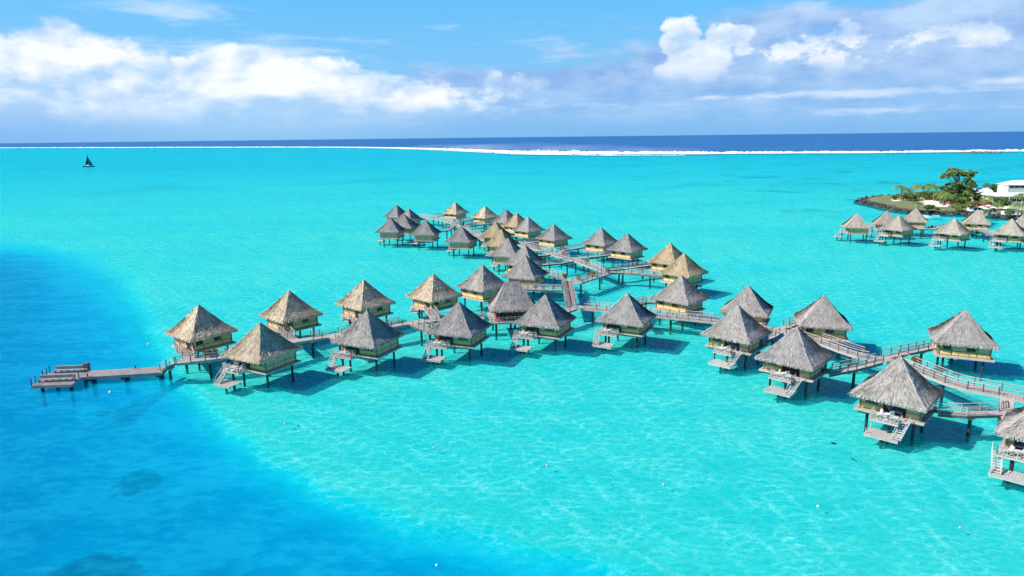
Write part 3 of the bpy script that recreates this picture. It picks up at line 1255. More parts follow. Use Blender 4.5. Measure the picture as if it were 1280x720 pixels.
G, T_, O_, P_ = 'thatch_grey', 'thatch_tan', 'thatch_gold', 'thatch_pale'
BUNG = [
    (1, (248.1, 381), 142, 'A', T_, 'tan bungalow behind the boardwalk end, nearest the jetty'),
    (2, (361, 361.9), 138, 'A', T_, 'tan bungalow, second from the jetty in the row of four tan ones behind the boardwalk'),
    (3, (324.7, 402), -119, 'B', T_, 'tan and dark streaked bungalow on the near side nearest the jetty, white loungers on deck'),
    (4, (454.7, 349.8), 138, 'A', T_, 'tan bungalow partly hidden by a grey roof tip, third from the jetty'),
    (5, (458.6, 387.2), -115, 'B', G, 'grey bungalow, second on the near side from the jetty, with one dark roof side'),
    (6, (541.4, 341), 136, 'A', T_, 'tan bungalow reached by a wide sloping ramp from the left boardwalk'),
    (7, (573.4, 377), -111, 'B', G, 'grey bungalow with a veranda just left of the pavilion, below the sloping ramp'),
    (8, (603.4, 331), 47, 'A', G, 'grey bungalow with a blunt roof tip right behind the flat-topped pavilion'),
    (10, (681.7, 367.7), -116, 'B', G, 'grey bungalow at the right corner of the pavilion deck, left of the long ramp'),
    (11, (656.7, 319), 155, 'B', G, 'grey bungalow with a blank olive wall, left of the top of the long ramp'),
    (12, (784, 364.8), -118, 'B', G, 'grey bungalow standing alone on the near side just right of the long ramp'),
    (13, (851.7, 343.1), 45, 'A', G, 'grey bungalow with a bright yellow wall strip, just in front of the golden roofs'),
    (14, (838.1, 303.8), 46, 'A', O_, 'farther of the two golden thatched bungalows on the right side of the network'),
    (15, (855.3, 315.8), 44, 'A', O_, 'nearer of the two golden thatched bungalows on the right side of the network'),
    (16, (935.5, 355.3), 63, 'A', G, 'grey bungalow with a black shaded roof side, behind the bungalow with the red towel'),
    (17, (922.5, 381.4), -133, 'A', G, 'grey bungalow with stairs to a swim platform and a blue tarp at its rear corner'),
    (18, (1030.3, 368.4), 73, 'A', G, 'grey bungalow turned back-on with two dark windows, on the far side of the right boardwalk'),
    (19, (996.6, 406.4), -134, 'A', G, 'grey bungalow with stairs and balcony, directly left of the large foreground one'),
    (20, (1207.3, 386.6), 65, 'A', G, 'grey bungalow with a yellow lower wall, alone at the end of the upper right footbridge'),
    (21, (1126, 446), -133, 'A', G, 'largest looking grey bungalow in the right foreground with white balcony and stairs'),
    (22, (1321, 488), -133, 'B', G, 'grey bungalow cut off by the right edge of the photo, stairs at its left'),
    (23, (784.5, 290.8), 47, 'A', G, 'right one of two neighbouring grey bungalows with yellow walls behind the middle boardwalk'),
    (24, (751.9, 284.5), 46, 'A', G, 'left one of two neighbouring grey bungalows with yellow walls behind the middle boardwalk'),
    (25, (692.3, 279.2), 43, 'A', G, 'grey bungalow with yellow wall, alone between the two cluster ends behind the boardwalk'),
    (26, (660.3, 270.3), 43, 'A', G, 'grey bungalow with yellow wall overlapping a golden roof in the far cluster'),
    (27, (646.2, 265.8), 44, 'A', O_, 'golden bungalow between two grey ones at the back right of the far cluster'),
    (28, (633.1, 261.4), 45, 'A', G, 'grey bungalow just left of a golden one, at the back of the far cluster'),
    (29, (606.4, 256.4), 44, 'A', T_, 'pale tan bungalow alone on the far edge, right of the farthest one'),
    (30, (569.2, 252.3), 52, 'A', T_, 'farthest bungalow of the network, tan with one dark roof side'),
    (31, (496, 256), 145, 'B', G, 'grey bungalow farthest back in the tight group of five at far left'),
    (32, (511, 260), 60, 'A', G, 'grey bungalow at the right back of the tight group of five of the far arm'),
    (33, (505.1, 267.3), 165, 'B', G, 'grey bungalow in the middle of the tight group of five of the far arm'),
    (34, (487.8, 271.7), 170, 'B', G, 'grey bungalow at the far left of the network with a blank green wall'),
    (35, (531.9, 274), 168, 'B', G, 'grey bungalow at the right front of the tight group of five of the far arm'),
    (36, (576.4, 281.5), 165, 'B', G, 'grey bungalow standing alone in front of the bend of the far boardwalk'),
    (37, (619.5, 277), 160, 'B', O_, 'farther of two bright golden bungalows side by side left of the far boardwalk'),
    (38, (626.7, 286), 155, 'B', O_, 'nearer of two bright golden bungalows side by side left of the far boardwalk'),
    (39, (634.7, 296.2), 160, 'B', G, 'grey bungalow right in front of the two bright golden ones'),
    (40, (656.2, 305.6), 60, 'A', G, 'grey bungalow mostly hidden behind the pyramid with the blank olive wall'),
    (41, (1071.4, 266), 162, 'B', P_, 'pale bungalow at the left end of the separate right cluster'),
    (42, (1109, 262.5), 160, 'B', P_, 'pale bungalow second from left at the back of the right cluster'),
    (43, (1123.8, 268.4), -150, 'B', P_, 'pale bungalow in front centre of the left half of the right cluster'),
    (44, (1145, 260), 150, 'B', P_, 'pale bungalow of the right cluster closest to the rocky beach'),
    (45, (1193.7, 272.3), -146, 'B', P_, 'pale bungalow with a low grey deck between the two halves of the right cluster'),
    (46, (1222.4, 261.5), 60, 'A', P_, 'pale bungalow in front of the hotel terrace with a footbridge running right'),
    (47, (1265.4, 273.2), -135, 'B', P_, 'pale bungalow with front deck near the right edge below the hotel'),
    (48, (1283, 265), 60, 'A', P_, 'pale bungalow cut by the right edge of the photo below the hotel'),
]
for b in BUNG:
    bungalow(*b)


# pavilion with the red-brown walls
def pavilion():
    p = at(640, 352, 9.1)
    a, b = at(612.8, 384.8, 4.6), at(669.8, 382.5, 4.6)
    rz = math.atan2(b[1] - a[1], b[0] - a[0])
    root = empty('pavilion', (p[0], p[1], 0), rz)
    tag(root, 'grey thatched pavilion with a short flat ridge and red-brown walls on a boardwalk deck', 'pavilion')
    link('roof', ROOF_LONG, root, M[G])
    mb = MB()
    mb.box(-4.4, 4.4, -4.6, 3.6, FZ - .25, FZ + .02)
    mb.build('floor', M['deck'], root)
    mb = MB()
    t = .12
    mb.box(-3.3, 3.3, -2.7, -2.7 + t, FZ + .023, 4.75)
    mb.box(-3.3, 3.3, 2.9, 2.9 + t, FZ + .023, 4.75)
    mb.box(-3.3, -3.3 + t, -2.58, 2.9, FZ + .023, 4.75)
    mb.box(3.3 - t, 3.3, -2.58, 2.9, FZ + .023, 4.75)
    w = mb.build('wall', M['redbrown'], root)
    for x in (-2.6, -.4, 1.0):
        mb = MB()
        mb.box(x, x + 1.2, -2.76, -2.702, FZ + .05, 4.3)
        d = mb.build('glass_door', M['glass_dark'], root)
        mb = MB()
        for q in (x, x + .6, x + 1.2):
            mb.box(q - .04, q + .04, -2.80, -2.763, FZ + .05, 4.24)
        mb.box(x - .04, x + 1.24, -2.80, -2.763, 4.24, 4.32)
        mb.build('door_frame', M['olive_wood'], d)
    mb = MB()
    for i in range(7):
        x = -4.3 + 8.6 * i / 6
        mb.bar((x, -4.52, FZ), (x, -4.52, FZ + 1.05), .1)
    for k in (.35, .7, 1.0):
        mb.bar((-4.3, -4.52, FZ + k), (4.3, -4.52, FZ + k), .06)
    mb.build('railing', M['rail'], root)
    for x in (-3.4, 0, 3.4):
        for y in (-3.8, 2.8):
            mb = MB()
            mb.tube([(x, y, -1.2), (x, y, FZ - .26)], [.2, .2], 10)
            mb.build('stilt', M['pile'], root)
    t_ = empty('pink_parasol', (0, 0, 0))
    q = root.matrix_basis @ Vector((-2.9, -3.5, FZ + .03))
    t_.location = q
    tag(t_, 'small pink cloth covered lounger on the pavilion deck', 'lounger')
    t_.name = 'sun_lounger'
    mb = MB()
    mb.box(-.7, .7, -.33, .33, .28, .4)
    mb.build('mattress', M['pink'], t_)
    mb = MB()
    for x in (-.6, .6):
        for y in (-.27, .27):
            mb.box(x - .04, x + .04, y - .04, y + .04, 0, .28)
    mb.box(-.7, .7, -.3, .3, .22, .277)
    mb.build('frame', M['white_rail'], t_)
    bungalow_info[9] = (p, rz, 'P')


pavilion()

# ------------------------------------------------------------------ boardwalks
WALKS = []   # name, label, pts(world xyz), width, style


def walk(label, pts, width=1.5, z=2.72, style='main', cat='boardwalk'):
    zz = z if isinstance(z, (list, tuple)) else [z] * len(pts)
    P = [Vector(at(x, y, h)) for (x, y), h in zip(pts, zz)]
    WALKS.append(dict(label=label, P=P, w=width, style=style, cat=cat))


walk('curving main boardwalk with pale double rails at the right edge of the photo',
     [(1300, 499.5), (1280, 497), (1250, 491), (1213.5, 484), (1189, 477.5), (1150, 462), (1125, 452), (1103, 449)], 2.1, [3.5, 3.5, 3.5, 3.45, 3.3, 3.0, 2.8, 2.72])
walk('straight boardwalk with pale deck running behind the second bungalow from the right',
     [(1103, 449), (1076, 444), (1054, 437), (1032.5, 429), (1000, 418), (974.7, 412.5)], 2.1)
walk('pinkish boardwalk running between the grey bungalows right of the long ramp',
     [(974.7, 412.5), (930, 406), (891, 400.5), (847.5, 396), (800, 391), (747.5, 385.5), (717, 383)], 2.1)
walk('boardwalk passing behind the pavilion towards the ramp foot',
     [(717, 385), (700, 391), (668, 396), (645, 397.5)], 1.8)
walk('shaded boardwalk between the pavilion and the foot of the sloping ramp',
     [(606, 397.5), (575, 398), (545, 400), (513.6, 403)], 1.8)
walk('boardwalk between the sloping ramp and the grey bungalow with dark roof side',
     [(513.6, 403), (487.5, 407.5), (450, 413), (412.5, 419.5)], 1.8)
walk('boardwalk section in front of the second tan bungalow with bluish rails',
     [(412.5, 419.5), (390, 423), (367, 426.5)], 1.8)
walk('boardwalk behind the streaked tan bungalow carrying green planters',
     [(367, 426.5), (325, 437), (283.7, 445), (257, 448.5), (221, 452.5)], 1.8)
walk('short flight down from the boardwalk to the jetty', [(221, 452.5), (213, 456), (206.5, 461.5)], 1.6, [2.72, 2.3, 1.25], cat='steps')
walk('footbridge climbing to the lone bungalow at upper right', [(1106, 447), (1130, 441), (1168, 433)], 1.3)
walk('low footbridge with a concrete capped pile leading to the foreground bungalow', [(1171, 515), (1205, 517.5), (1252, 516)], 1.3, style='white')
walk('steep stair descending from the main boardwalk near the right edge', [(1257, 492), (1258, 505), (1259, 520)], 1.3, [3.45, 2.9, 2.6], style='white', cat='stair')
walk('footbridge going behind the bungalow cut off at right', [(1259, 520), (1264, 535), (1275, 540)], 1.3, 2.6, style='white')
walk('footbridge to the second bungalow from the right on the near side', [(1099, 451.5), (1066, 460), (1033, 466.5)], 1.3)
walk('short footbridge beside the blue tarp', [(974.7, 414), (965, 420), (954, 424)], 1.3)
walk('short footbridge to the back-on bungalow with two windows', [(973, 411), (983, 408), (998, 403)], 1.3)
walk('short footbridge behind the bungalow with the blue tarp', [(958, 409), (940, 403), (925, 392)], 1.2)
walk('curved narrow footbridge to the grey bungalow with a yellow wall strip', [(785, 388.5), (794, 381), (806, 377), (826, 378)], 1.2)
walk('short footbridge joining the lone veranda bungalow from behind', [(790, 389), (797, 392), (800, 397)], 1.2)
walk('brown railed footbridge leading right to a grey veranda bungalow', [(513.6, 404), (527, 409), (541, 413.5)], 1.4)
walk('short brown footbridge to the grey bungalow with dark roof side', [(412.5, 420.5), (424, 424), (436, 428)], 1.4)
walk('wide sloping ramp with curved rails up to a tan bungalow', [(545, 398.5), (538, 389), (531, 380)], 1.7, [2.74, 3.0, 2.74], cat='ramp')
walk('footbridge to the third tan bungalow, mostly hidden by a grey roof', [(455, 410), (444, 400), (438, 391)], 1.4)
walk('long footbridge slanting down from the second tan bungalow', [(368, 425.5), (354, 413), (341, 404)], 1.5)
walk('footbridge slanting down from the tan bungalow nearest the jetty', [(238, 449), (231, 440), (225, 432)], 1.5)
walk('long straight ramp with a dark centre line joining both boardwalk levels', [(714, 383), (711, 366), (708, 349.5)], 2.2, style='ramp', cat='ramp')
walk('footbridge at the ramp top leading left to a grey bungalow', [(706, 347), (695, 344.5), (681, 341)], 1.3)
walk('low footbridge left of the long ramp with thin rails', [(703, 362.5), (680, 362), (640, 360), (620, 358)], 1.2)
walk('planted boardwalk from the ramp top up to the right-hand junction', [(708, 349.5), (725, 352), (742, 346.5), (761, 340.5)], 2.2)
walk('pale boardwalk leading right to the nearer golden bungalow', [(761, 340.5), (780, 340.5), (800, 342), (830, 345)], 1.6)
walk('thin boardwalk leading right to the farther golden bungalow', [(757, 337.5), (775, 336), (800, 332.8), (818, 330.5)], 1.3)
walk('busy planted boardwalk running diagonally through the middle of the resort',
     [(761, 340.5), (747, 335), (731.5, 329.5), (717.5, 324.4), (699, 319.5), (680, 313.5), (665.6, 309), (647, 305)], 2.2)
walk('pinkish boardwalk behind the golden pair in the far cluster', [(647, 305), (622, 303.5), (606, 300), (590, 290.5), (577, 284)], 2.2)
walk('far pinkish boardwalk bending to the tight group of five', [(577, 284), (563.7, 277.8), (550, 274), (539, 272.5), (526, 270)], 2.0)
walk('footbridge to the right one of two neighbouring yellow walled bungalows', [(716, 322.8), (740, 321), (766, 317.5)], 1.2)
walk('footbridge to the left one of two neighbouring yellow walled bungalows', [(697, 318), (705, 312.5), (718, 310.5), (735, 307.5)], 1.2)
walk('footbridge to the grey bungalow between the cluster ends', [(652, 304.5), (665, 302.5), (676, 301)], 1.2)
walk('footbridge under the hidden grey bungalow, near line', [(718, 325.5), (700, 329), (674, 331)], 1.2)
walk('footbridge under the hidden grey bungalow, far line', [(690, 317), (680, 319), (668, 319.5)], 1.2)
walk('far footbridge with bluish rails to the back grey bungalow', [(577, 283), (595, 281), (618, 279)], 1.2)
walk('far footbridge to the pale tan bungalow on the edge', [(566, 278.5), (580, 276), (597, 272.5)], 1.2)
walk('far footbridge running to the golden bungalow at the back right', [(588, 289.5), (610, 288.5), (632, 284.5)], 1.2)
walk('far footbridge to the right front bungalow of the tight group', [(570, 281), (560, 288), (548, 289)], 1.2)
walk('footbridge to the farthest tan bungalow', [(536, 271.5), (548, 270), (558, 268.5)], 1.2)
walk('footbridge to the grey bungalow alone at the far bend', [(593, 293), (600, 299), (592, 299.5)], 1.2)
walk('boardwalk joining the left half of the right cluster', [(1085, 283), (1110, 284), (1135, 286), (1165, 286)], 1.6)
walk('boardwalk from the hotel terrace bungalow to the front deck of the right cluster', [(1205, 281), (1225, 287), (1245, 295)], 1.6)
walk('boardwalk linking the right cluster to the rocky shore', [(1165, 286), (1190, 282), (1215, 280), (1232, 268)], 1.6)


def inside_other(q, idx, pad=0.05):
    q = Vector((q.x, q.y))
    for k, W in enumerate(WALKS):
        if k == idx:
            continue
        for a, b in zip(W['P'], W['P'][1:]):
            a2, b2 = Vector(a.xy), Vector(b.xy)
            ab = b2 - a2
            t = max(0, min(1, (q - a2).dot(ab) / max(1e-6, ab.length_squared)))
            if (q - a2 - ab * t).length < W['w'] / 2 - pad:
                return True
    for num, (p, rz, kind) in bungalow_info.items():
        d = q - Vector((p[0], p[1]))
        c_, s_ = math.cos(-rz), math.sin(-rz)
        l = Vector((d.x * c_ - d.y * s_, d.x * s_ + d.y * c_))
        hx = 4.4 if kind == 'P' else 3.7
        y0 = -4.6 if kind == 'P' else -2.9
        if abs(l.x) < hx and y0 < l.y < 3.7:
            return True
    return False


post_me = {}


def post_mesh(m):
    if m not in post_me:
        mb = MB()
        mb.box(-.055, .055, -.055, .055, 0, 1.08)
        me_ = mb.mesh('railing_post')
        me_.materials.append(M[m])
        post_me[m] = me_
    return post_me[m]


def pile_mesh():
    mb = MB()
    mb.tube([(0, 0, -1.5), (0, 0, 0), (0, 0, 2.6)], [.2, .2, .2], 10)
    me_ = mb.mesh('stilt')
    me_.materials.append(M['pile'])
    return me_


PILE = pile_mesh()
planter_spots = []


def build_walk(idx, W):
    P, w = W['P'], W['w']
    base = P[0]
    root = empty({'main': 'boardwalk', 'white': 'footbridge', 'ramp': 'ramp'}[W['style']] if w > 1.45 or W['style'] != 'main' else 'footbridge', (base.x, base.y, 0))
    tag(root, W['label'], W['cat'], 'wooden boardwalks and footbridges linking the bungalows')
    off = Vector((base.x, base.y, 0))
    dz = (idx % 11) * .0045
    n = len(P)
    dist = math.hypot(P[0].x, P[0].y)
    # mitred offsets
    nor = []
    for i in range(n):
        d = Vector((P[min(i + 1, n - 1)] - P[max(i - 1, 0)]).xy).normalized()
        nor.append(Vector((-d.y, d.x, 0)))
    th = .16
    # deck laid as boards
    mb = MB()
    for i in range(n - 1):
        a, b = P[i] - off, P[i + 1] - off
        Ls = (b - a).length
        nb = max(1, int(Ls / (.35 if dist < 150 else 1.4)))
        for k in range(nb):
            t0, t1 = k / nb, (k + .93) / nb
            na0, na1 = nor[i].lerp(nor[i + 1], t0), nor[i].lerp(nor[i + 1], t1)
            c0, c1 = a.lerp(b, t0) + Vector((0, 0, dz)), a.lerp(b, t1) + Vector((0, 0, dz))
            hw = w / 2
            dn = Vector((0, 0, -.07))
            q = [c0 + na0 * hw, c0 - na0 * hw, c1 - na1 * hw, c1 + na1 * hw]
            mb.hexa([v + dn for v in q], q)
    deckm = {'main': 'deck_pink', 'white': 'deck', 'ramp': 'deck_grey'}[W['style']]
    mb.build('deck', M[deckm], root)
    mb = MB()
    for s in (-1, 1):
        for i in range(n - 1):
            o1, o2 = nor[i] * (w / 2 - .09) * s, nor[i + 1] * (w / 2 - .09) * s
            mb.bar(P[i] - off + o1 + Vector((0, 0, dz - .23)), P[i + 1] - off + o2 + Vector((0, 0, dz - .23)), .14, .3)
    mb.build('side_beam', M['deck'] if w > 1.6 else M['beam'], root)
    if W['style'] == 'ramp':
        mb = MB()
        for i in range(n - 1):
            mb.bar(P[i] - off + Vector((0, 0, dz + .02)), P[i + 1] - off + Vector((0, 0, dz + .02)), .14, .03)
        mb.build('centre_strip', M['post_brown'], root)
    # railings
    near = dist < 175
    step = 2.0 if near else 2.6
    for s in (-1, 1):
        pts = []
        for i in range(n - 1):
            a, b = P[i] + nor[i] * (w / 2 - .06) * s, P[i + 1] + nor[i + 1] * (w / 2 - .06) * s
            m_ = max(1, round((b - a).length / step))
            for k in range(m_):
                pts.append(a.lerp(b, k / m_))
        pts.append(P[-1] + nor[-1] * (w / 2 - .06) * s)
        ok = [not inside_other(q, idx) for q in pts]
        runs = []
        mb = MB()
        k0 = 0
        def flush(k1):
            if mb.v:
                runs.append((k0, k1, mb.build('railing', M['white_rail' if W['style'] == 'white' else 'rail'], root)))
        for k in range(len(pts) - 1):
            a, b = pts[k], pts[k + 1]
            if (ok[k] and ok[k + 1]) and not inside_other(a.lerp(b, .5), idx):
                for h in ((.38, .7, 1.05) if near else (.55, 1.05)):
                    th_ = .085 if h > 1 else .05
                    if not near:
                        th_ *= 1.3
                    mb.bar(a - off + Vector((0, 0, h)), b - off + Vector((0, 0, h)), th_, th_)
            else:
                flush(k)
                mb, k0 = MB(), k + 1
        flush(len(pts) - 1)
        for ka, kb, rl in runs:
            pm = 'rail' if (W['style'] == 'white' or not near) else 'post_brown'
            for k in range(ka, kb + 1):
                q = pts[k]
                o = link('railing_post', post_mesh(pm), rl)
                o.location = q - off + Vector((0, 0, -.02))
    # piles with concrete caps
    tot = sum((b - a).length for a, b in zip(P, P[1:]))
    k_ = max(1, round(tot / 7.5))
    run = 0
    targets = [(j + .5) * tot / k_ for j in range(k_)]
    for i in range(n - 1):
        a, b = P[i], P[i + 1]
        L_ = (b - a).length
        for t in targets:
            if run <= t < run + L_:
                q = a.lerp(b, (t - run) / L_)
                bad = False
                if not bad:
                    o = link('stilt', PILE, root)
                    o.location = (q.x - off.x, q.y - off.y, min(0, q.z - 3.15))
                    mb = MB()
                    d = (b - a).normalized()
                    nn = Vector((-d.y, d.x, 0)).normalized()
                    c_ = q - off
                    zt = q.z - .40 + dz
                    r1, r2 = nn * w * .46, nn * .24
                    dd = Vector((d.x, d.y, 0)).normalized() * .22
                    bt = [c_ + r2 + dd, c_ + r2 - dd, c_ - r2 - dd, c_ - r2 + dd]
                    tp = [c_ + r1 + dd, c_ + r1 - dd, c_ - r1 - dd, c_ - r1 + dd]
                    for v in bt:
                        v.z = zt - .38
                    for v in tp:
                        v.z = zt
                    mb.hexa(bt, tp)
                    mb.build('pile_cap', M['cap'], root)
        run += L_


for i, W in enumerate(WALKS):
    build_walk(i, W)


# ------------------------------------------------------------------ jetty and its end platform
def jetty():
    A, B = at(107, 467.5, 1.2), at(207, 461.5, 1.2)
    d = Vector((B - A)[:2]).normalized()
    ang = math.atan2(d.y, d.x)
    L_ = float(np.hypot(*(B - A)[:2]))
    root = empty('jetty', (A[0], A[1], 0), ang)
    tag(root, 'long low grey plank jetty reaching over deep blue water from the boardwalk end', 'jetty')
    mb = MB()
    w = 1.45
    for r in range(8):
        y0 = -w + 2 * w * r / 8
        mb.box(0, L_, y0 + .01, y0 + 2 * w / 8 - .01, 1.14, 1.2)
    mb.build('deck', M['deck_grey'], root)
    mb = MB()
    mb.box(0, L_, -w - .06, -w, .78, 1.19)
    mb.box(0, L_, w, w + .06, .78, 1.19)
    mb.box(0, L_, -.2, .2, .8, 1.137)
    mb.build('side_beam', M['deck_grey'], root)
    for x in (1.0, L_ * .5, L_ - .7):
        mb = MB()
        mb.tube([(x, 0, -2.4), (x, 0, .2), (x, 0, .45)], [.36, .36, .42], 12)
        mb.box(x - .35, x + .35, -1.3, 1.3, .45, .79)
        mb.build('stilt', M['pile'], root)
    for x, y in ((.8, -1.3), (L_ * .58, 1.3)):
        mb = MB()
        mb.tube([(x, y, 1.2), (x, y, 1.6), (x, y, 1.65)], [.09, .09, .14], 8)
        mb.build('mooring_bollard', M['pile'], root)
    # end platform
    q = [at(38.6, 482.5, 1.1), at(90.5, 480.3, 1.1), at(112.5, 462.8, 1.1), at(66, 463.5, 1.1)]
    ux = Vector((q[1] - q[0])[:2])
    a2 = math.atan2(ux.y, ux.x)
    Lx = ux.length
    Ly = 6.2
    r2 = empty('jetty_platform', (q[0][0], q[0][1], 0), a2)
    tag(r2, 'square grey timber platform with benches and low posts at the outer jetty end', 'platform')
    v = Vector((q[2] - q[1])[:2])
    sh = v.dot(ux.normalized())
    Ly = abs(v.x * -ux.normalized().y + v.y * ux.normalized().x)
    n = 22
    mb = MB()
    def S(x, y, z):
        return (x + sh * y / Ly, y, z)
    for i in range(n):
        y0, y1 = Ly * i / n + .01, Ly * (i + 1) / n - .01
        mb.hexa([S(0, y0, 1.02), S(Lx, y0, 1.02), S(Lx, y1, 1.02), S(0, y1, 1.02)], [S(0, y0, 1.1), S(Lx, y0, 1.1), S(Lx, y1, 1.1), S(0, y1, 1.1)])
    mb.hexa([S(0, -.08, .72), S(Lx, -.08, .72), S(Lx, 0, .72), S(0, 0, .72)], [S(0, -.08, 1.09), S(Lx, -.08, 1.09), S(Lx, 0, 1.09), S(0, 0, 1.09)])
    mb.build('deck', M['deck_grey'], r2)
    for (x, y) in ((1.2, .6), (Lx - .5, .6), (1.0, Ly - .8), (Lx - .6, Ly - .6)):
        mb = MB()
        sx_, sy_, _ = S(x, y, 0)
        mb.tube([(sx_, sy_, -2.4), (sx_, sy_, 1.0)], [.24, .24], 10)
        mb.build('stilt', M['pile'], r2)
    for (y, x0, x1, lab) in ((Ly - .5, .9, Lx - .1, 'back'), (1.6, .5, Lx - .5, 'front')):
        mb = MB()
        sx_ = sh * y / Ly
        mb.box(sx_ + x0, sx_ + x1, y - .35, y + .15, 1.48, 1.56)
        mb.box(sx_ + x0, sx_ + x1, y + .16, y + .22, 1.50, 1.98)
        mb.box(sx_ + x0, sx_ + x1, y + .10, y + .34, 1.985, 2.06)
        k = 5
        for i in range(k + 1):
            xx = sx_ + x0 + (x1 - x0) * i / k
            mb.box(xx - .06, xx + .06, y - .3, y + .1, 1.1, 1.477)
        mb.build('bench', M['deck_grey'], r2)
    for (x, y) in ((.06, .1), (.06, 1.3), (.06, 3.6), (.06, Ly - 1.4), (.06, Ly - .4), (Lx - .06, 2.4), (Lx - .06, 1.2)):
        mb = MB()
        sx_, sy_, _ = S(x, y, 0)
        mb.box(sx_ - .05, sx_ + .05, sy_ - .05, sy_ + .05, 1.1, 2.15)
        mb.build('post', M['pile'], r2)
    mb = MB()
    for y0, y1, x in ((.1, 1.3, .06), (3.6, Ly - 1.4, .06), (1.2, 2.4, Lx - .06)):
        for h in (1.55, 1.95):
            mb.bar(S(x, y0, h), S(x, y1, h), .04)
    mb.build('rail', M['rail'], r2)
    mb = MB()
    x_, y_, _ = S(Lx - .4, Ly - .2, 0)
    mb.box(x_ - .25, x_ + .35, y_ - .3, y_ + .5, 1.1, 2.3)
    c = mb.build('cabinet', M['post_brown'], r2)


jetty()


# ------------------------------------------------------------------ balcony furniture
def local(num, x, y, z):
    p, rz, kind = bungalow_info[num]
    c_, s_ = math.cos(rz), math.sin(rz)
    return Vector((p[0] + x * c_ - y * s_, p[1] + x * s_ + y * c_, z))


def chair(loc, rz, label, m='cushion'):
    t = empty('deck_chair', loc, rz)
    tag(t, label, 'chair', 'chairs on the bungalow verandas')
    mb = MB()
    mb.box(-.32, .32, -.32, .30, .38, .50)
    mb.build('seat', M[m], t)
    mb = MB()
    mb.hexa([(-.32, .30, .38), (.32, .30, .38), (.32, .40, .38), (-.32, .40, .38)], [(-.32, .46, 1.0), (.32, .46, 1.0), (.32, .56, 1.0), (-.32, .56, 1.0)])
    mb.build('backrest', M[m], t)
    for x in (-.28, .28):
        for y in (-.28, .32):
            mb = MB()
            mb.box(x - .03, x + .03, y - .03, y + .03, 0, .378)
            mb.build('leg', M['white_rail'], t)


def table(loc, label):
    t = empty('round_table', loc)
    tag(t, label, 'table', 'small round tables on the bungalow verandas')
    mb = MB()
    mb.tube([(0, 0, .66), (0, 0, .72)], [.42, .42], 20)
    mb.build('tabletop', M['white'], t)
    mb = MB()
    mb.tube([(0, 0, 0), (0, 0, .04), (0, 0, .66)], [.24, .06, .05], 10)
    mb.build('pedestal', M['white'], t)


def lounger(loc, rz, label, m='cushion'):
    t = empty('sun_lounger', loc, rz)
    tag(t, label, 'lounger', 'white sun loungers on decks')
    mb = MB()
    mb.box(-.33, .33, -1.0, .3, .30, .40)
    mb.hexa([(-.33, .30, .30), (.33, .30, .30), (.33, .36, .40), (-.33, .36, .40)], [(-.33, .85, .95), (.33, .85, .95), (.33, .80, 1.03), (-.33, .80, 1.03)])
    mb.build('mattress', M[m], t)
    for x in (-.28, .28):
        for y in (-.85, .25):
            mb = MB()
            mb.box(x - .035, x + .035, y - .035, y + .035, 0, .297)
            mb.build('leg', M['white_rail'], t)


short = {5: 'the second near-side bungalow', 7: 'the grey bungalow before the ramp', 10: 'the bungalow at the pavilion corner', 12: 'the lone veranda bungalow',
         17: 'the bungalow with the blue tarp', 19: 'the second bungalow from the right', 21: 'the large foreground bungalow', 22: 'the cut-off right bungalow'}
for num, nm in short.items():
    kind = bungalow_info[num][2]
    s = 1 if kind == 'A' else -1
    cx = .0 if kind == 'A' else 2.0
    rz = bungalow_info[num][1]
    bz = FZ - .18 + .001
    chair(local(num, s * (cx - .95), -3.75, bz), rz + R(-60 * s), 'white outer chair on the balcony of ' + nm)
    chair(local(num, s * (cx + .95), -3.8, bz), rz + R(60 * s), 'white chair nearest the stairs on the balcony of ' + nm)
    table(local(num, s * cx, -3.8, bz), 'small round white table on the balcony of ' + nm)
    lounger(local(num, s * (cx + .3), -1.75, FZ + .001), rz + R(90), 'lounger in the shaded veranda of ' + nm, 'cushion' if num != 19 else 'towel')
b3 = bungalow_info[3][1]
lounger(local(3, -1.1, -3.6, FZ - .17), b3 + R(-20), 'white lounger with raised back at the deck end of the streaked tan bungalow')
lounger(local(3, -2.3, -3.5, FZ - .17), b3 + R(-20), 'white lounger beside the stair on the deck of the streaked tan bungalow')
# towel and blue tarp
t = empty('covered_cart', (0, 0, 0))
q = at(953, 427.5, 2.75)
t.location = (q[0], q[1], 2.73)
tag(t, 'bulky load under a bright blue tarpaulin beside the short footbridge', 'tarpaulin')
mb = MB()
mb.ball((0, 0, .75), .95, 16, 10, .8, .07)
mb.build('tarpaulin', M['tarp'], t, True)
mb = MB()
mb.box(-.8, .8, -.6, .6, -.05, .15)
mb.build('cart_base', M['beam'], t)


# planters with shrubs along the boardwalks
def leaf_cloud(mb, c0, r, n, size, squash=.8, rnd=random, shell=.35):
    for _ in range(n):
        d = Vector((rnd.gauss(0, 1), rnd.gauss(0, 1), rnd.gauss(0, 1)))
        if d.length < .01:
            continue
        d.normalize()
        rr = r * (shell + (1 - shell) * rnd.random() ** .5) * rnd.uniform(.85, 1.12)
        p = Vector(c0) + Vector((d.x * rr, d.y * rr, d.z * rr * squash))
        a = Vector((rnd.gauss(0, 1), rnd.gauss(0, 1), rnd.gauss(0, .6))).normalized()
        b = a.cross(d + Vector((rnd.gauss(0, .5), rnd.gauss(0, .5), rnd.gauss(0, .5)))).normalized()
        s = size * rnd.uniform(.6, 1.3)
        mb.face([p - a * s, p + b * s * .5, p + a * s, p - b * s * .5], None, rnd.random())


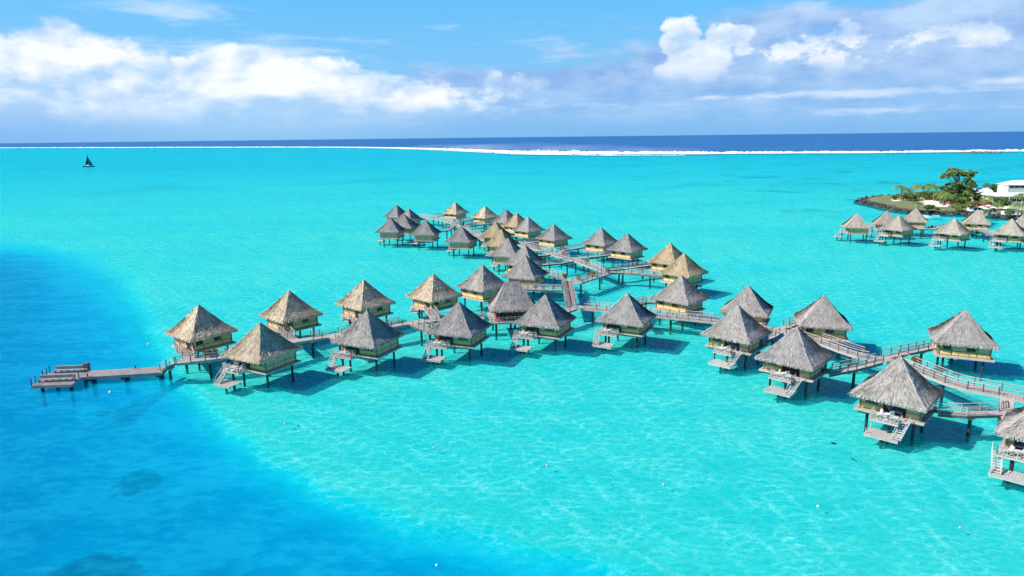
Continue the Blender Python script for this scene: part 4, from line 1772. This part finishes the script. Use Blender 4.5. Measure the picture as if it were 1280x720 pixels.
def planter(px, py, label, flowers=False, z=2.75):
    q = at(px, py, z)
    t = empty('planter', (q[0], q[1], z))
    tag(t, label, 'planter', 'planters standing on the boardwalks')
    mb = MB()
    mb.box(-.5, .5, -.28, .28, 0, .42)
    mb.build('planter_box', M['white_rail'], t)
    mb = MB()
    leaf_cloud(mb, (0, 0, .72), .6, 260, .16)
    mb.build('foliage', M['leaf_yellow' if not flowers else 'leaf'], t)
    if flowers:
        mb = MB()
        leaf_cloud(mb, (0, 0, .95), .5, 80, .12)
        mb.build('flowers', M['flowers'], t)


planter(259, 446.5, 'planter with green shrub at the left of two on the boardwalk near the jetty')
planter(268, 444.5, 'planter with green shrub at the right of two on the boardwalk near the jetty')
planter(1144, 454.5, 'planter with a brownish shrub behind the tip of the foreground roof', z=2.95)
planter(723, 350.5, 'planter with olive shrub beside the ramp top')
planter(741, 345.8, 'planter overflowing with red flowers on the planted boardwalk', True)
planter(733, 329.5, 'planter with dark shrub midway along the busy diagonal boardwalk')
planter(760, 341.5, 'planter at the right-hand boardwalk junction')
planter(672, 311, 'planter with reddish flowers near the yellow walled bungalows', True)
planter(706, 348, 'small planter where the footbridge leaves the ramp top')
planter(645, 305, 'planter with pinkish red flowers behind the hidden grey bungalow', True)

# ------------------------------------------------------------------ buoys, bird, sailboat
for (x, y, m, r, lab) in ((137.8, 491, 'buoy_white', .38, 'white buoy floating below the jetty'),
                          (185.5, 430.8, 'buoy_white', .36, 'white buoy left of the bungalow nearest the jetty'),
                          (357, 530, 'buoy_orange', .26, 'pale orange buoy in the shallows below the streaked tan bungalow'),
                          (373, 532.5, 'dark', .2, 'tiny dark float just right of the pale orange buoy'),
                          (542.5, 560, 'buoy_orange', .22, 'small pale buoy in the middle of the foreground shallows'),
                          (684, 582.5, 'buoy_orange', .24, 'small orange buoy in the lower middle shallows'),
                          (829.5, 606.5, 'buoy_orange', .24, 'small orange buoy right of the lower middle'),
                          (1022.5, 633.5, 'buoy_white', .24, 'small white buoy in the lower right shallows'),
                          (1200, 660, 'buoy_orange', .2, 'tiny orange buoy nearest the bottom right corner'),
                          (546, 707, 'buoy_white', .2, 'tiny white buoy near the bottom edge at the channel rim')):
    q = at(x, y, 0)
    t = empty('buoy', (q[0], q[1], 0))
    tag(t, lab, 'buoy', 'mooring buoys floating in the lagoon')
    mb = MB()
    r *= .55
    mb.ball((0, 0, r * .45), r, 16, 10)
    mb.build('float', M[m], t, True)
    mb = MB()
    mb.tube([(0, 0, r * 1.4), (0, 0, r * 1.75)], [r * .14, r * .1], 8)
    mb.build('mooring_ring', M['pile'], t)

q = at(1042.5, 554.5, 1.5)
mb = MB()
# soaring dark seabird: tapered body, two bent wings, forked tail
prof = [(-.55, .02), (-.35, .07), (-.1, .12), (.15, .12), (.32, .07), (.42, .075), (.5, .04), (.62, .01)]
mb.tube([(x, 0, 0) for x, _ in prof], [r for _, r in prof], 10)
for s in (-1, 1):
    c0 = [(.18, .05, .03), (.30, .55, .16), (.05, 1.05, .10), (-.12, .55, .14), (-.14, .05, .02)]
    up_ = [(x, y * s, z + .015) for x, y, z in c0]
    dn = [(x, y * s, z - .015) for x, y, z in c0]
    mb.face(up_ if s > 0 else up_[::-1])
    mb.face(dn[::-1] if s > 0 else dn)
    for k in range(5):
        mb.face([up_[k], up_[(k + 1) % 5], dn[(k + 1) % 5], dn[k]])
    mb.face([(-.45, 0, .01), (-.95, .18 * s, .01), (-.6, .02 * s, .01)])
bd = mb.build('seabird', M['bird'])
bd.location = (q[0], q[1], 1.5)
bd.rotation_euler = (R(25), 0, R(150))
bd.scale = (.7, .7, .7)
tag(bd, 'black seabird gliding low over the shallows in front of the foreground bungalow', 'bird')

q = at(111, 208.6, 0)
boat = empty('sailing_catamaran', (q[0], q[1], 0), R(8))
boat.scale = (.78, .78, .78)
tag(boat, 'dark navy sailing boat with two raised sails far out on the lagoon', 'sailboat')
sc = 1.0
for s in (-1, 1):
    mb = MB()
    st = []
    for k in range(9):
        x = -9 + 18 * k / 8
        wd = 1.0 * (1 - (abs(k - 3.6) / 4.9) ** 2.2)
        st.append((x, max(.05, wd), 1.5 + .5 * (k / 8)))
    for k in range(8):
        (x0, w0, h0), (x1, w1, h1) = st[k], st[k + 1]
        y = s * 3.4
        A = [(x0, y - w0, h0), (x0, y - w0 * .5, -.3), (x0, y + w0 * .5, -.3), (x0, y + w0, h0)]
        B = [(x1, y - w1, h1), (x1, y - w1 * .5, -.3), (x1, y + w1 * .5, -.3), (x1, y + w1, h1)]
        for a in range(3):
            mb.face([A[a], A[a + 1], B[a + 1], B[a]])
        mb.face([A[3], A[0], B[0], B[3]])
    mb.build('hull', M['hullnavy'], boat)
mb = MB()
mb.box(-5, 4, -3.2, 3.2, 1.2, 1.9)
mb.build('bridge_deck', M['hullnavy'], boat)
mb = MB()
mb.hexa([(-3.5, -2.4, 1.9), (2.4, -2.4, 1.9), (2.4, 2.4, 1.9), (-3.5, 2.4, 1.9)], [(-3, -1.9, 3.1), (1.2, -1.9, 3.1), (1.2, 1.9, 3.1), (-3, 1.9, 3.1)])
mb.build('cabin', M['white'], boat)
mb = MB()
mb.tube([(.6, 0, 1.9), (.6, 0, 22.5)], [.22, .13], 8)
mb.tube([(.5, 0, 4.0), (-5.2, -.8, 4.0)], [.16, .12], 8)
mb.build('mast', M['hullnavy'], boat)


def sail(name, tri, belly):
    mb = MB()
    n = 10
    a, b, c_ = (Vector(p) for p in tri)
    g = {}
    for i in range(n + 1):
        for j in range(n + 1 - i):
            u, v = i / n, j / n
            w = 1 - u - v
            p = a * w + b * u + c_ * v
            p.y += belly * 9 * (u * v * w + .3 * u * w)
            g[i, j] = p
    for off_, fl in ((.03, False), (-.03, True)):
        for i in range(n):
            for j in range(n - i):
                t_ = [g[i, j], g[i + 1, j], g[i, j + 1]]
                t_ = [p + Vector((0, off_, 0)) for p in t_]
                mb.face(t_[::-1] if fl else t_)
                if i + j < n - 1:
                    t_ = [g[i + 1, j], g[i + 1, j + 1], g[i, j + 1]]
                    t_ = [p + Vector((0, off_, 0)) for p in t_]
                    mb.face(t_[::-1] if fl else t_)
    mb.build(name, M['navy'], boat)


sail('mainsail', ((.45, 0, 4.2), (-5.2, -.8, 4.2), (.45, 0, 22)), -.5)
sail('jib', ((7.5, 0, 2.4), (1.6, -.9, 3.0), (1.0, 0, 17.5)), -.4)


# ------------------------------------------------------------------ the island at right
ISL_PX = [(1071, 252.5), (1078, 249), (1090, 247), (1105, 246), (1120, 245), (1150, 243), (1190, 240), (1240, 236), (1300, 232), (1420, 228),
          (1420, 290), (1320, 277), (1283, 273), (1262, 273), (1245, 271.5), (1222, 268), (1203, 268), (1186, 268), (1168, 267.5), (1151, 267), (1136, 265.5), (1121, 263.5), (1107, 261), (1096, 258), (1083, 255)]
ISL = [at(x, y)[:2] for x, y in ISL_PX]
BEACH = [[at(x, y)[:2] for x, y in pp] for pp in (
    [(1112, 253.5), (1128, 250.5), (1150, 250), (1156, 252.5), (1140, 255.5), (1114, 256)],
    [(1146, 257), (1156, 253), (1182, 254), (1194, 259), (1184, 264), (1158, 263.5)],
    [(1222, 262), (1240, 258), (1290, 258), (1290, 268), (1250, 267), (1225, 266)])]


def island():
    xs = np.array([p[0] for p in ISL])
    ys = np.array([p[1] for p in ISL])
    gx = np.linspace(xs.min() - 8, xs.max() + 8, 190)
    gy = np.linspace(ys.min() - 8, ys.max() + 8, 120)
    XX, YY = np.meshgrid(gx, gy, indexing='ij')
    P = np.stack([XX.ravel(), YY.ravel()], 1)
    s = poly_sd(P, ISL)
    z = np.where(s > 0, 1.9 * (1 - np.exp(-s / 5)), s * .5)
    z = z + np.array([.35 * mnoise.noise(Vector((a * .3, b * .3, 0))) + .3 * mnoise.noise(Vector((a * .09, b * .09, 4))) for a, b in P]) * np.clip(s / 3, 0, 1)
    z = np.maximum(z, -2.2)
    beach = np.max([smoothstep(-1.5, 2.5, poly_sd(P, b)) for b in BEACH], axis=0)
    edge = 1 - smoothstep(2, 6, s)
    me_ = bpy.data.meshes.new('island')
    n1_, n2_ = XX.shape
    ii, jj = np.meshgrid(np.arange(n1_ - 1), np.arange(n2_ - 1), indexing='ij')
    F = np.stack([ii * n2_ + jj, (ii + 1) * n2_ + jj, (ii + 1) * n2_ + jj + 1, ii * n2_ + jj + 1], -1).reshape(-1, 4)
    keep = (s.reshape(n1_, n2_)[ii, jj].ravel() > -5)
    me_.from_pydata(np.concatenate([P, z[:, None]], 1).tolist(), [], F[keep].tolist())
    for nm, arr in (('sandiness', beach), ('rockiness', edge * (1 - beach))):
        a_ = me_.attributes.new(nm, 'FLOAT', 'POINT')
        a_.data.foreach_set('value', arr)
    me_.polygons.foreach_set('use_smooth', [True] * len(me_.polygons))
    m, nt, o = mat('island ground')
    geo = nt.n('ShaderNodeNewGeometry')
    pos = X(nt, geo.outputs['Position'])
    def attr(nm):
        a_ = nt.n('ShaderNodeAttribute')
        a_.attribute_name = nm
        return X(nt, a_.outputs['Fac'])
    nz = nt.noise(pos, .5, 5, .65)
    grass = nt.mix(nz, (.09, .14, .04), (.24, .25, .11))
    rock = nt.mix(nt.noise(pos, 1.0, 5, .7), (.045, .036, .036), (.13, .10, .09))
    sand = nt.mix(nz, (.72, .66, .54), (.84, .80, .70))
    c = nt.mix(nt.smooth(attr('rockiness') + (nz - .5) * .5, .3, .6), grass, rock)
    c = nt.mix(nt.smooth(attr('sandiness') + (nz - .5) * .6, .35, .6), c, sand)
    p = nt.n('ShaderNodeBsdfPrincipled')
    nt.val(p.inputs['Base Color'], c)
    p.inputs['Roughness'].default_value = .95
    nt.val(p.inputs['Normal'], nt.bump(nz, .5, .4))
    nt.link(p.outputs[0], o.inputs[0])
    me_.materials.append(m)
    tag(link('island', me_), kind='structure')
    # boulders along the water line
    mb = MB()
    for i in range(len(ISL)):
        a, b = np.array(ISL[i]), np.array(ISL[(i + 1) % len(ISL)])
        if min(a[0], b[0]) > 330:
            continue
        L_ = np.linalg.norm(b - a)
        tip = max(a[0], b[0]) < 250
        for _ in range(int(L_ * (2.6 if tip else 1.6))):
            t = random.random()
            q = a + (b - a) * t
            nrm = np.array([-(b - a)[1], (b - a)[0]]) / L_
            q = q + nrm * random.uniform(-5 if tip else -3, 1.2) * -1 * (-1)
            r = random.uniform(.25, .95)
            mb.ball((q[0], q[1], random.uniform(-.1, .9)), r, 7, 5, .7, .22)
    tag(mb.build('shore_boulders', M['rock']), 'dark lava boulders packed along the water line of the headland', 'boulders', kind='stuff')


island()


def gz(px, py):
    """ground point on the island"""
    q = at(px, py, 1.8)
    return Vector((q[0], q[1], 1.6))


def broad_tree(base, h, crown, label, m='leaf', trunk_r=.4, name='broadleaf_tree', seed=1, leaf=.55, n=260, group='trees on the headland'):
    """crown: list of (dx, dy, z, r, squash)"""
    rnd = random.Random(seed)
    t = empty(name, base)
    tag(t, label, 'tree', group)
    mb = MB()
    top = Vector((rnd.uniform(-.4, .4), rnd.uniform(-.4, .4), h * .55))
    mb.tube([(0, 0, -.5), (0, 0, h * .2), top], [trunk_r, trunk_r * .8, trunk_r * .5], 9)
    for (dx_, dy_, z_, r_, sq) in crown:
        mb.tube([top * rnd.uniform(.5, .95), Vector((dx_ * .5, dy_ * .5, z_ * .8)), Vector((dx_, dy_, z_))], [trunk_r * .4, trunk_r * .22, trunk_r * .1], 6)
    mb.build('trunk', M['trunk'], t)
    mb = MB()
    for (dx_, dy_, z_, r_, sq) in crown:
        k = max(3, int(r_ * 2.6))
        for _ in range(k):
            d = Vector((rnd.gauss(0, .5), rnd.gauss(0, .5), rnd.gauss(0, .42)))
            if d.length > 1:
                d.normalize()
            c_ = Vector((dx_ + d.x * r_, dy_ + d.y * r_, z_ + d.z * r_ * sq))
            leaf_cloud(mb, c_, r_ * rnd.uniform(.28, .5), n // k + 20, leaf, .7, rnd, .1)
    mb.build('crown', M[m], t)
    return t


def palm(base, h, label, seed=1, fr=15, L_=3.6, lean=.8):
    rnd = random.Random(seed)
    t = empty('palm_tree', base)
    tag(t, label, 'palm tree', 'palms on the headland')
    lx, ly = rnd.uniform(-lean, lean), rnd.uniform(-lean, lean)
    tp = Vector((lx, ly, h))
    mb = MB()
    mb.tube([(0, 0, -.3), (lx * .1, ly * .1, h * .35), (lx * .45, ly * .45, h * .72), tp], [.26, .19, .16, .14], 8)
    mb.build('trunk', M['trunk'], t)
    mb = MB()
    for k in range(fr):
        a = 2 * math.pi * k / fr + rnd.uniform(-.2, .2)
        rise = rnd.uniform(-.1, 1.0)
        ln = L_ * rnd.uniform(.8, 1.1)
        d = Vector((math.cos(a), math.sin(a), 0))
        side = Vector((-d.y, d.x, 0))
        pts = []
        for j in range(9):
            u = j / 8
            pts.append(tp + d * ln * u * (1 - .15 * u) + Vector((0, 0, ln * (rise * u * .75 - (.55 + rise * .5) * u * u))))
        sh = rnd.random()
        for j in range(8):
            w0 = ln * .17 * math.sin(math.pi * min(.97, (j + .3) / 8.6)) + .05
            for s in (-1, 1):
                for q in (0, .5):
                    p0 = pts[j].lerp(pts[j + 1], q)
                    p1 = pts[j].lerp(pts[j + 1], q + .36)
                    tip = p1 + side * s * w0 * rnd.uniform(.8, 1.2) * 1.3 + d * w0 * .6 + Vector((0, 0, -w0 * rnd.uniform(.3, .7)))
                    mb.face([p0, p1, tip], None, min(1, max(0, sh + rnd.uniform(-.25, .25))))
    mb.build('crown', M['palm'], t)


def bush(px, py, r, label, m='leaf', seed=1, sq=.75, n=500):
    rnd = random.Random(seed)
    g_ = gz(px, py)
    t = empty('bush', g_)
    tag(t, label, 'bush', 'bushes on the headland')
    mb = MB()
    for k in range(3):
        mb.tube([(0, 0, -.2), (rnd.uniform(-.3, .3) * r, rnd.uniform(-.3, .3) * r, r * .6)], [.12, .05], 6)
    mb.build('stem', M['trunk'], t)
    mb = MB()
    for k in range(7):
        d = Vector((rnd.uniform(-.6, .6), rnd.uniform(-.5, .5), rnd.uniform(0, .5)))
        leaf_cloud(mb, d * r + Vector((0, 0, r * .5)), r * rnd.uniform(.4, .6), n // 7, r * .11 + .1, sq, rnd, .3)
    mb.build('crown', M[m], t)


# the tall spreading tree
g_ = gz(1194, 255)
rnd = random.Random(5)
cr = []
for k in range(20):
    cr.append((rnd.uniform(-5.0, 8.0), rnd.uniform(-4, 4), rnd.uniform(3.6, 9.0), rnd.uniform(2.0, 3.0), .85))
broad_tree(g_, 11.5, cr, 'tall dense dark tree at the middle of the headland, below the open crown', 'leaf_dark', .55, 'broadleaf_tree', 4, .5, 420)
g_ = gz(1196, 252)
cr = []
for k in range(26):
    a = rnd.uniform(-1, 1)
    cr.append((a * 6.2 - .6, rnd.uniform(-3.5, 3.5), 16.0 - abs(a) * 2.6 + rnd.uniform(-1.8, .7), rnd.uniform(1.4, 2.3), .45))
for k in range(4):
    cr.append((4 + k * .9, rnd.uniform(-2, 2), 10.5 - k * .3 + rnd.uniform(-1, 1.4), 1.7, .6))
broad_tree(g_, 13, cr, 'tallest tree of the headland with an open umbrella-like light green crown', 'leaf', .5, 'umbrella_tree', 9, .42, 330)
for (x, y, h, sd_, lab) in ((1126, 250, 5.2, 1, 'palm closest to the rocky tip of the headland'), (1152, 250.5, 5.0, 2, 'palm left of centre behind the sandy beach'),
                            (1167, 251.5, 5.4, 3, 'palm behind the white sand patch'), (1179, 257, 4.6, 4, 'bright yellow-green palm in front of the dense tree'),
                            (1174, 254.5, 3.6, 6, 'low palm leaning over the white sand'), (1148, 262, 2.4, 5, 'small palm on the grass beside the round dark bush'), (1246, 268, 3.4, 7, 'small palm among the white beach furniture'),
                            (1277, 266, 5.6, 8, 'palm at the right edge in front of the hotel'), (1186, 259, 4.0, 11, 'palm with drooping fronds near the small red roof'), (1272, 271, 3.6, 12, 'low palm at the right shore next to the blue boat')):
    palm(gz(x, y), h * 1.4, lab, sd_, 20, 4.3 if h > 3.5 else 3.0)
for (x, y, r, m, lab) in ((1133, 251, 2.6, 'leaf_yellow', 'olive bush right of the first palm'), (1143, 251, 2.4, 'leaf', 'green bush between the first palms'), (1160, 262, 1.7, 'leaf_dark', 'round dark bush on the white sand'),
                          (1160, 250, 2.6, 'leaf', 'bush behind the white sand patch'), (1173, 251, 2.6, 'leaf_yellow', 'yellowish bush under the middle palms'), (1185, 256, 2.6, 'leaf_dark', 'dark bush at the foot of the dense tree'),
                          (1204, 259, 2.8, 'leaf', 'bush left of the long red roof'), (1213, 262, 2.3, 'leaf_yellow', 'yellow green bush in front of the long red roof'), (1222, 254, 3.4, 'leaf_dark', 'dark tree-like bush in front of the grey roof'),
                          (1251, 262, 3.2, 'leaf_dark', 'dark green climbing bush against the white hotel wall'), (1243, 262, 2.0, 'leaf_dark', 'narrow dark bush at the hotel corner'), (1238, 240, 3.0, 'leaf_dark', 'dark green bush behind the hotel, left'),
                          (1247, 239, 3.0, 'leaf', 'dark green bush behind the hotel, right'), (1118, 250, 1.6, 'leaf_yellow', 'low bush nearest the rocks'), (1196, 262, 1.8, 'leaf', 'low bush at the shore below the dense tree'),
                          (1262, 269, 1.6, 'leaf_yellow', 'low yellow green bush on the right beach'), (1232, 268, 1.3, 'leaf', 'small shore bush left of the beach furniture')):
    bush(x, y, r * 1.3, lab, m, int(x * 7) % 97, n=900)


rnd = random.Random(77)
row = [(1122, 248, 1.8, 'leaf_yellow', 'low yellowish bush behind the first palm'), (1130, 247, 2.2, 'leaf', 'green bush at the back shore near the rocks'), (1139, 246.5, 2.4, 'leaf_dark', 'dark bush in the back row left of the middle palms'),
       (1147, 246, 2.3, 'leaf', 'bright bush in the back row behind the second palm'), (1155, 246, 2.6, 'leaf_yellow', 'olive bush in the back row between two palms'), (1164, 246.5, 2.6, 'leaf_dark', 'dark bush in the back row behind the third palm'),
       (1170, 248, 2.4, 'leaf', 'bright bush left of the yellow green palm'), (1180, 248, 3.0, 'leaf', 'tall bush at the left foot of the umbrella tree'), (1186, 247, 3.2, 'leaf_dark', 'dark thicket bush left behind the dense tree'),
       (1208, 250, 3.2, 'leaf', 'bright bush at the right foot of the dense tree'), (1214, 252, 2.8, 'leaf_yellow', 'yellow green bush between dense tree and grey roof'), (1231, 257, 2.4, 'leaf', 'bush at the left wall of the white terrace building'),
       (1200, 264, 1.8, 'leaf_yellow', 'yellowish shore bush right of the low one'), (1172, 263, 1.3, 'leaf_yellow', 'small yellowish bush at the shore of the white sand')]
for (x, y, r, m, lab) in row:
    bush(x, y, r, lab, m, int(x * 13) % 89)
for (x, y, h, sd_, lab) in ((1135, 249, 4.2, 21, 'short palm between the first and second palm'), (1143, 248.5, 5.4, 22, 'slender palm left of the second bushes'), (1160, 249, 5.8, 23, 'tallest palm of the row behind the white sand'),
                            (1205, 256, 5.2, 24, 'palm rising right of the dense tree'), (1236, 262, 4.4, 25, 'palm at the left corner of the white terrace building')):
    palm(gz(x, y), h * 1.3, lab, sd_, 22, 4.2)


def gable(root_name, px, py, w, d, h, rh, rz, roofm, wallm, label, cat='building', over=.5, hip=False):
    g_ = gz(px, py)
    t = empty(root_name, (g_.x, g_.y, 1.2), R(rz))
    tag(t, label, cat)
    mb = MB()
    mb.box(-w / 2, w / 2, -d / 2, d / 2, 0, h)
    wl = mb.build('wall', M[wallm], t)
    mb = MB()
    a, b = w / 2 + over, d / 2 + over
    rx = (w / 2 - d / 2) if hip else a
    rx = max(rx, .05)
    z0, z1, th = h + .003, h + rh, .18
    lo = [(-a, -b, z0), (a, -b, z0), (a, b, z0), (-a, b, z0)]
    lo2 = [(x, y, z + th) for x, y, z in lo]
    r1, r2 = (-rx, 0, z1 + th), (rx, 0, z1 + th)
    mb.face([lo[3], lo[2], lo[1], lo[0]])
    for k in range(4):
        mb.face([lo[k], lo[(k + 1) % 4], lo2[(k + 1) % 4], lo2[k]])
    mb.face([lo2[0], lo2[1], r2, r1])
    mb.face([lo2[2], lo2[3], r1, r2])
    mb.face([lo2[1], lo2[2], r2])
    mb.face([lo2[3], lo2[0], r1])
    mb.build('roof', M[roofm], t)
    return t, wl


def openings(t, w, d, h, n, z0, z1, m='glass_dark', margin=.8):
    for k in range(n):
        x0 = -w / 2 + margin + (w - 2 * margin) * k / n + .15
        x1 = -w / 2 + margin + (w - 2 * margin) * (k + 1) / n - .15
        mb = MB()
        mb.box(x0, x1, -d / 2 - .05, -d / 2 - .002, z0, z1)
        wi = mb.build('window', M[m], t)
        mb = MB()
        mb.box(x0 - .06, x1 + .06, -d / 2 - .1, -d / 2 - .053, z0 - .08, z0)
        mb.box(x0 - .06, x1 + .06, -d / 2 - .1, -d / 2 - .053, z1, z1 + .08)
        mb.build('window_frame', M['white'], wi)


t, _ = gable('hotel_wing', 1222, 252, 8.5, 7, 5.2, 1.9, -8, 'greyroof', 'whitewall', 'building with light grey sloping roof behind the dense tree')
openings(t, 8.5, 7, 5.2, 3, 1, 2.6)
t, _ = gable('hotel_terrace_building', 1262, 256, 22, 9, 5.2, .9, -6, 'whiteroof', 'whitewall', 'white hotel building with a long white roof and dark shaded terrace openings', over=1.0)
openings(t, 22, 9, 5.2, 6, 2.6, 4.6)
mb = MB()
mb.box(-11.6, 11.6, -8.2, -5.503, 5.05, 5.3)
mb.build('canopy', M['whiteroof'], t)
for x in (-10.5, -5, .5, 6, 11):
    mb = MB()
    mb.tube([(x, -7.9, -.5), (x, -7.9, 5.047)], [.16, .16], 10)
    mb.build('column', M['white'], t)
t, _ = gable('hotel_upper_building', 1270, 247, 14, 9, 7.2, 2.0, -6, 'whiteroof', 'whitewall', 'higher white building with a hipped white roof behind the long white one', hip=True)
openings(t, 14, 9, 7.2, 5, 5.9, 7.0, margin=.3)
t, _ = gable('beach_hut', 1192, 258, 4.4, 3.2, 1.9, 1.0, -4, 'redroof', 'whitewall', 'small beach hut with a red roof at the foot of the dense tree', 'hut')
openings(t, 4.4, 3.2, 1.9, 2, .6, 1.5)
t, _ = gable('beach_bar', 1223, 262, 7.4, 4, 2.0, 1.2, -6, 'redroof', 'whitewall', 'long low beach bar with a dark red roof left of the hotel', 'bar building')
openings(t, 7.4, 4, 2.0, 4, .6, 1.5)


def parasol(px, py, label, r=1.5):
    g_ = gz(px, py)
    t = empty('beach_parasol', g_)
    tag(t, label, 'parasol', 'white parasols on the hotel beach')
    mb = MB()
    mb.tube([(0, 0, -.2), (0, 0, 2.5)], [.04, .04], 6)
    mb.build('pole', M['white'], t)
    mb = MB()
    for k in range(8):
        a0, a1 = k * math.pi / 4, (k + 1) * math.pi / 4
        p0, p1 = (r * math.cos(a0), r * math.sin(a0)), (r * math.cos(a1), r * math.sin(a1))
        mb.face([(0, 0, 2.6), (p0[0], p0[1], 2.05), (p1[0], p1[1], 2.05)])
        mb.face([(p1[0], p1[1], 2.02), (p0[0], p0[1], 2.02), (0, 0, 2.5)])
    mb.build('canopy', M['white'], t)


parasol(1227, 264.5, 'white parasol at the left end of the hotel beach')
parasol(1235, 263, 'white parasol second from the left on the hotel beach')
parasol(1232, 266.5, 'white parasol closest to the water on the hotel beach')
parasol(1241, 265, 'white parasol beside the small palm on the hotel beach')
for k, (x, y) in enumerate(((1229, 267), (1237, 266), (1243, 267.5), (1226, 266), (1239, 268.3))):
    g_ = gz(x, y)
    lounger(g_ + Vector((0, 0, .15)), R(40 * k), ('white beach lounger just below the leftmost parasol', 'white beach lounger between two parasols', 'white beach lounger right of the small palm', 'white beach lounger farthest left on the hotel beach', 'white beach lounger nearest the boulders')[k])


def motorboat(px, py, L_, rz, label, hullm='white', canopy=None, z=0.0, name='motorboat'):
    q = at(px, py, z)
    t = empty(name, (q[0], q[1], z), R(rz))
    tag(t, label, 'boat', 'boats moored by the headland')
    mb = MB()
    st = []
    for k in range(9):
        u = k / 8
        st.append((-L_ / 2 + L_ * u, L_ * .17 * (1 - max(0, (u - .35) / .65) ** 2.3) + .03, .75 + .35 * u * u))
    for k in range(8):
        (x0, w0, h0), (x1, w1, h1) = st[k], st[k + 1]
        A = [(x0, -w0, h0), (x0, -w0 * .7, -.25), (x0, w0 * .7, -.25), (x0, w0, h0)]
        B = [(x1, -w1, h1), (x1, -w1 * .7, -.25), (x1, w1 * .7, -.25), (x1, w1, h1)]
        for a in range(3):
            mb.face([A[a], B[a], B[a + 1], A[a + 1]])
        mb.face([(x0, -w0, h0 - .1), (x0, w0, h0 - .1), (x1, w1, h1 - .1), (x1, -w1, h1 - .1)])
    x0, w0, h0 = st[0]
    mb.face([(x0, -w0, h0), (x0, w0, h0), (x0, w0 * .7, -.25), (x0, -w0 * .7, -.25)])
    mb.build('hull', M[hullm], t)
    mb = MB()
    mb.hexa([(-.2 * L_ / 4, -.5, .8), (.5 * L_ / 4, -.5, .8), (.5 * L_ / 4, .5, .8), (-.2 * L_ / 4, .5, .8)], [(-.2 * L_ / 4, -.45, 1.5), (.2 * L_ / 4, -.45, 1.5), (.2 * L_ / 4, .45, 1.5), (-.2 * L_ / 4, .45, 1.5)])
    mb.build('console', M['glass_dark'], t)
    mb = MB()
    mb.box(-L_ / 2 - .35, -L_ / 2 - .02, -.2, .2, .2, 1.2)
    mb.build('outboard_motor', M['dark'], t)
    if canopy:
        mb = MB()
        mb.box(-L_ * .3, L_ * .18, -L_ * .15, L_ * .15, 2.1, 2.2)
        for x in (-L_ * .28, L_ * .16):
            for y in (-L_ * .13, L_ * .13):
                mb.tube([(x, y, .6), (x, y, 2.1)], [.04, .04], 6)
        mb.build('canopy', M[canopy], t)


motorboat(1163, 272, 6.5, 170, 'white motorboat moored behind the pale bungalow nearest the beach')
motorboat(1165, 286.5, 3.6, 20, 'small dark dinghy beside the boardwalk of the right cluster', 'dark', name='dinghy')
motorboat(1263, 267.5, 6.5, 150, 'boat with a bright blue canopy pulled up on the hotel beach', 'white', 'bluehull', 1.6)
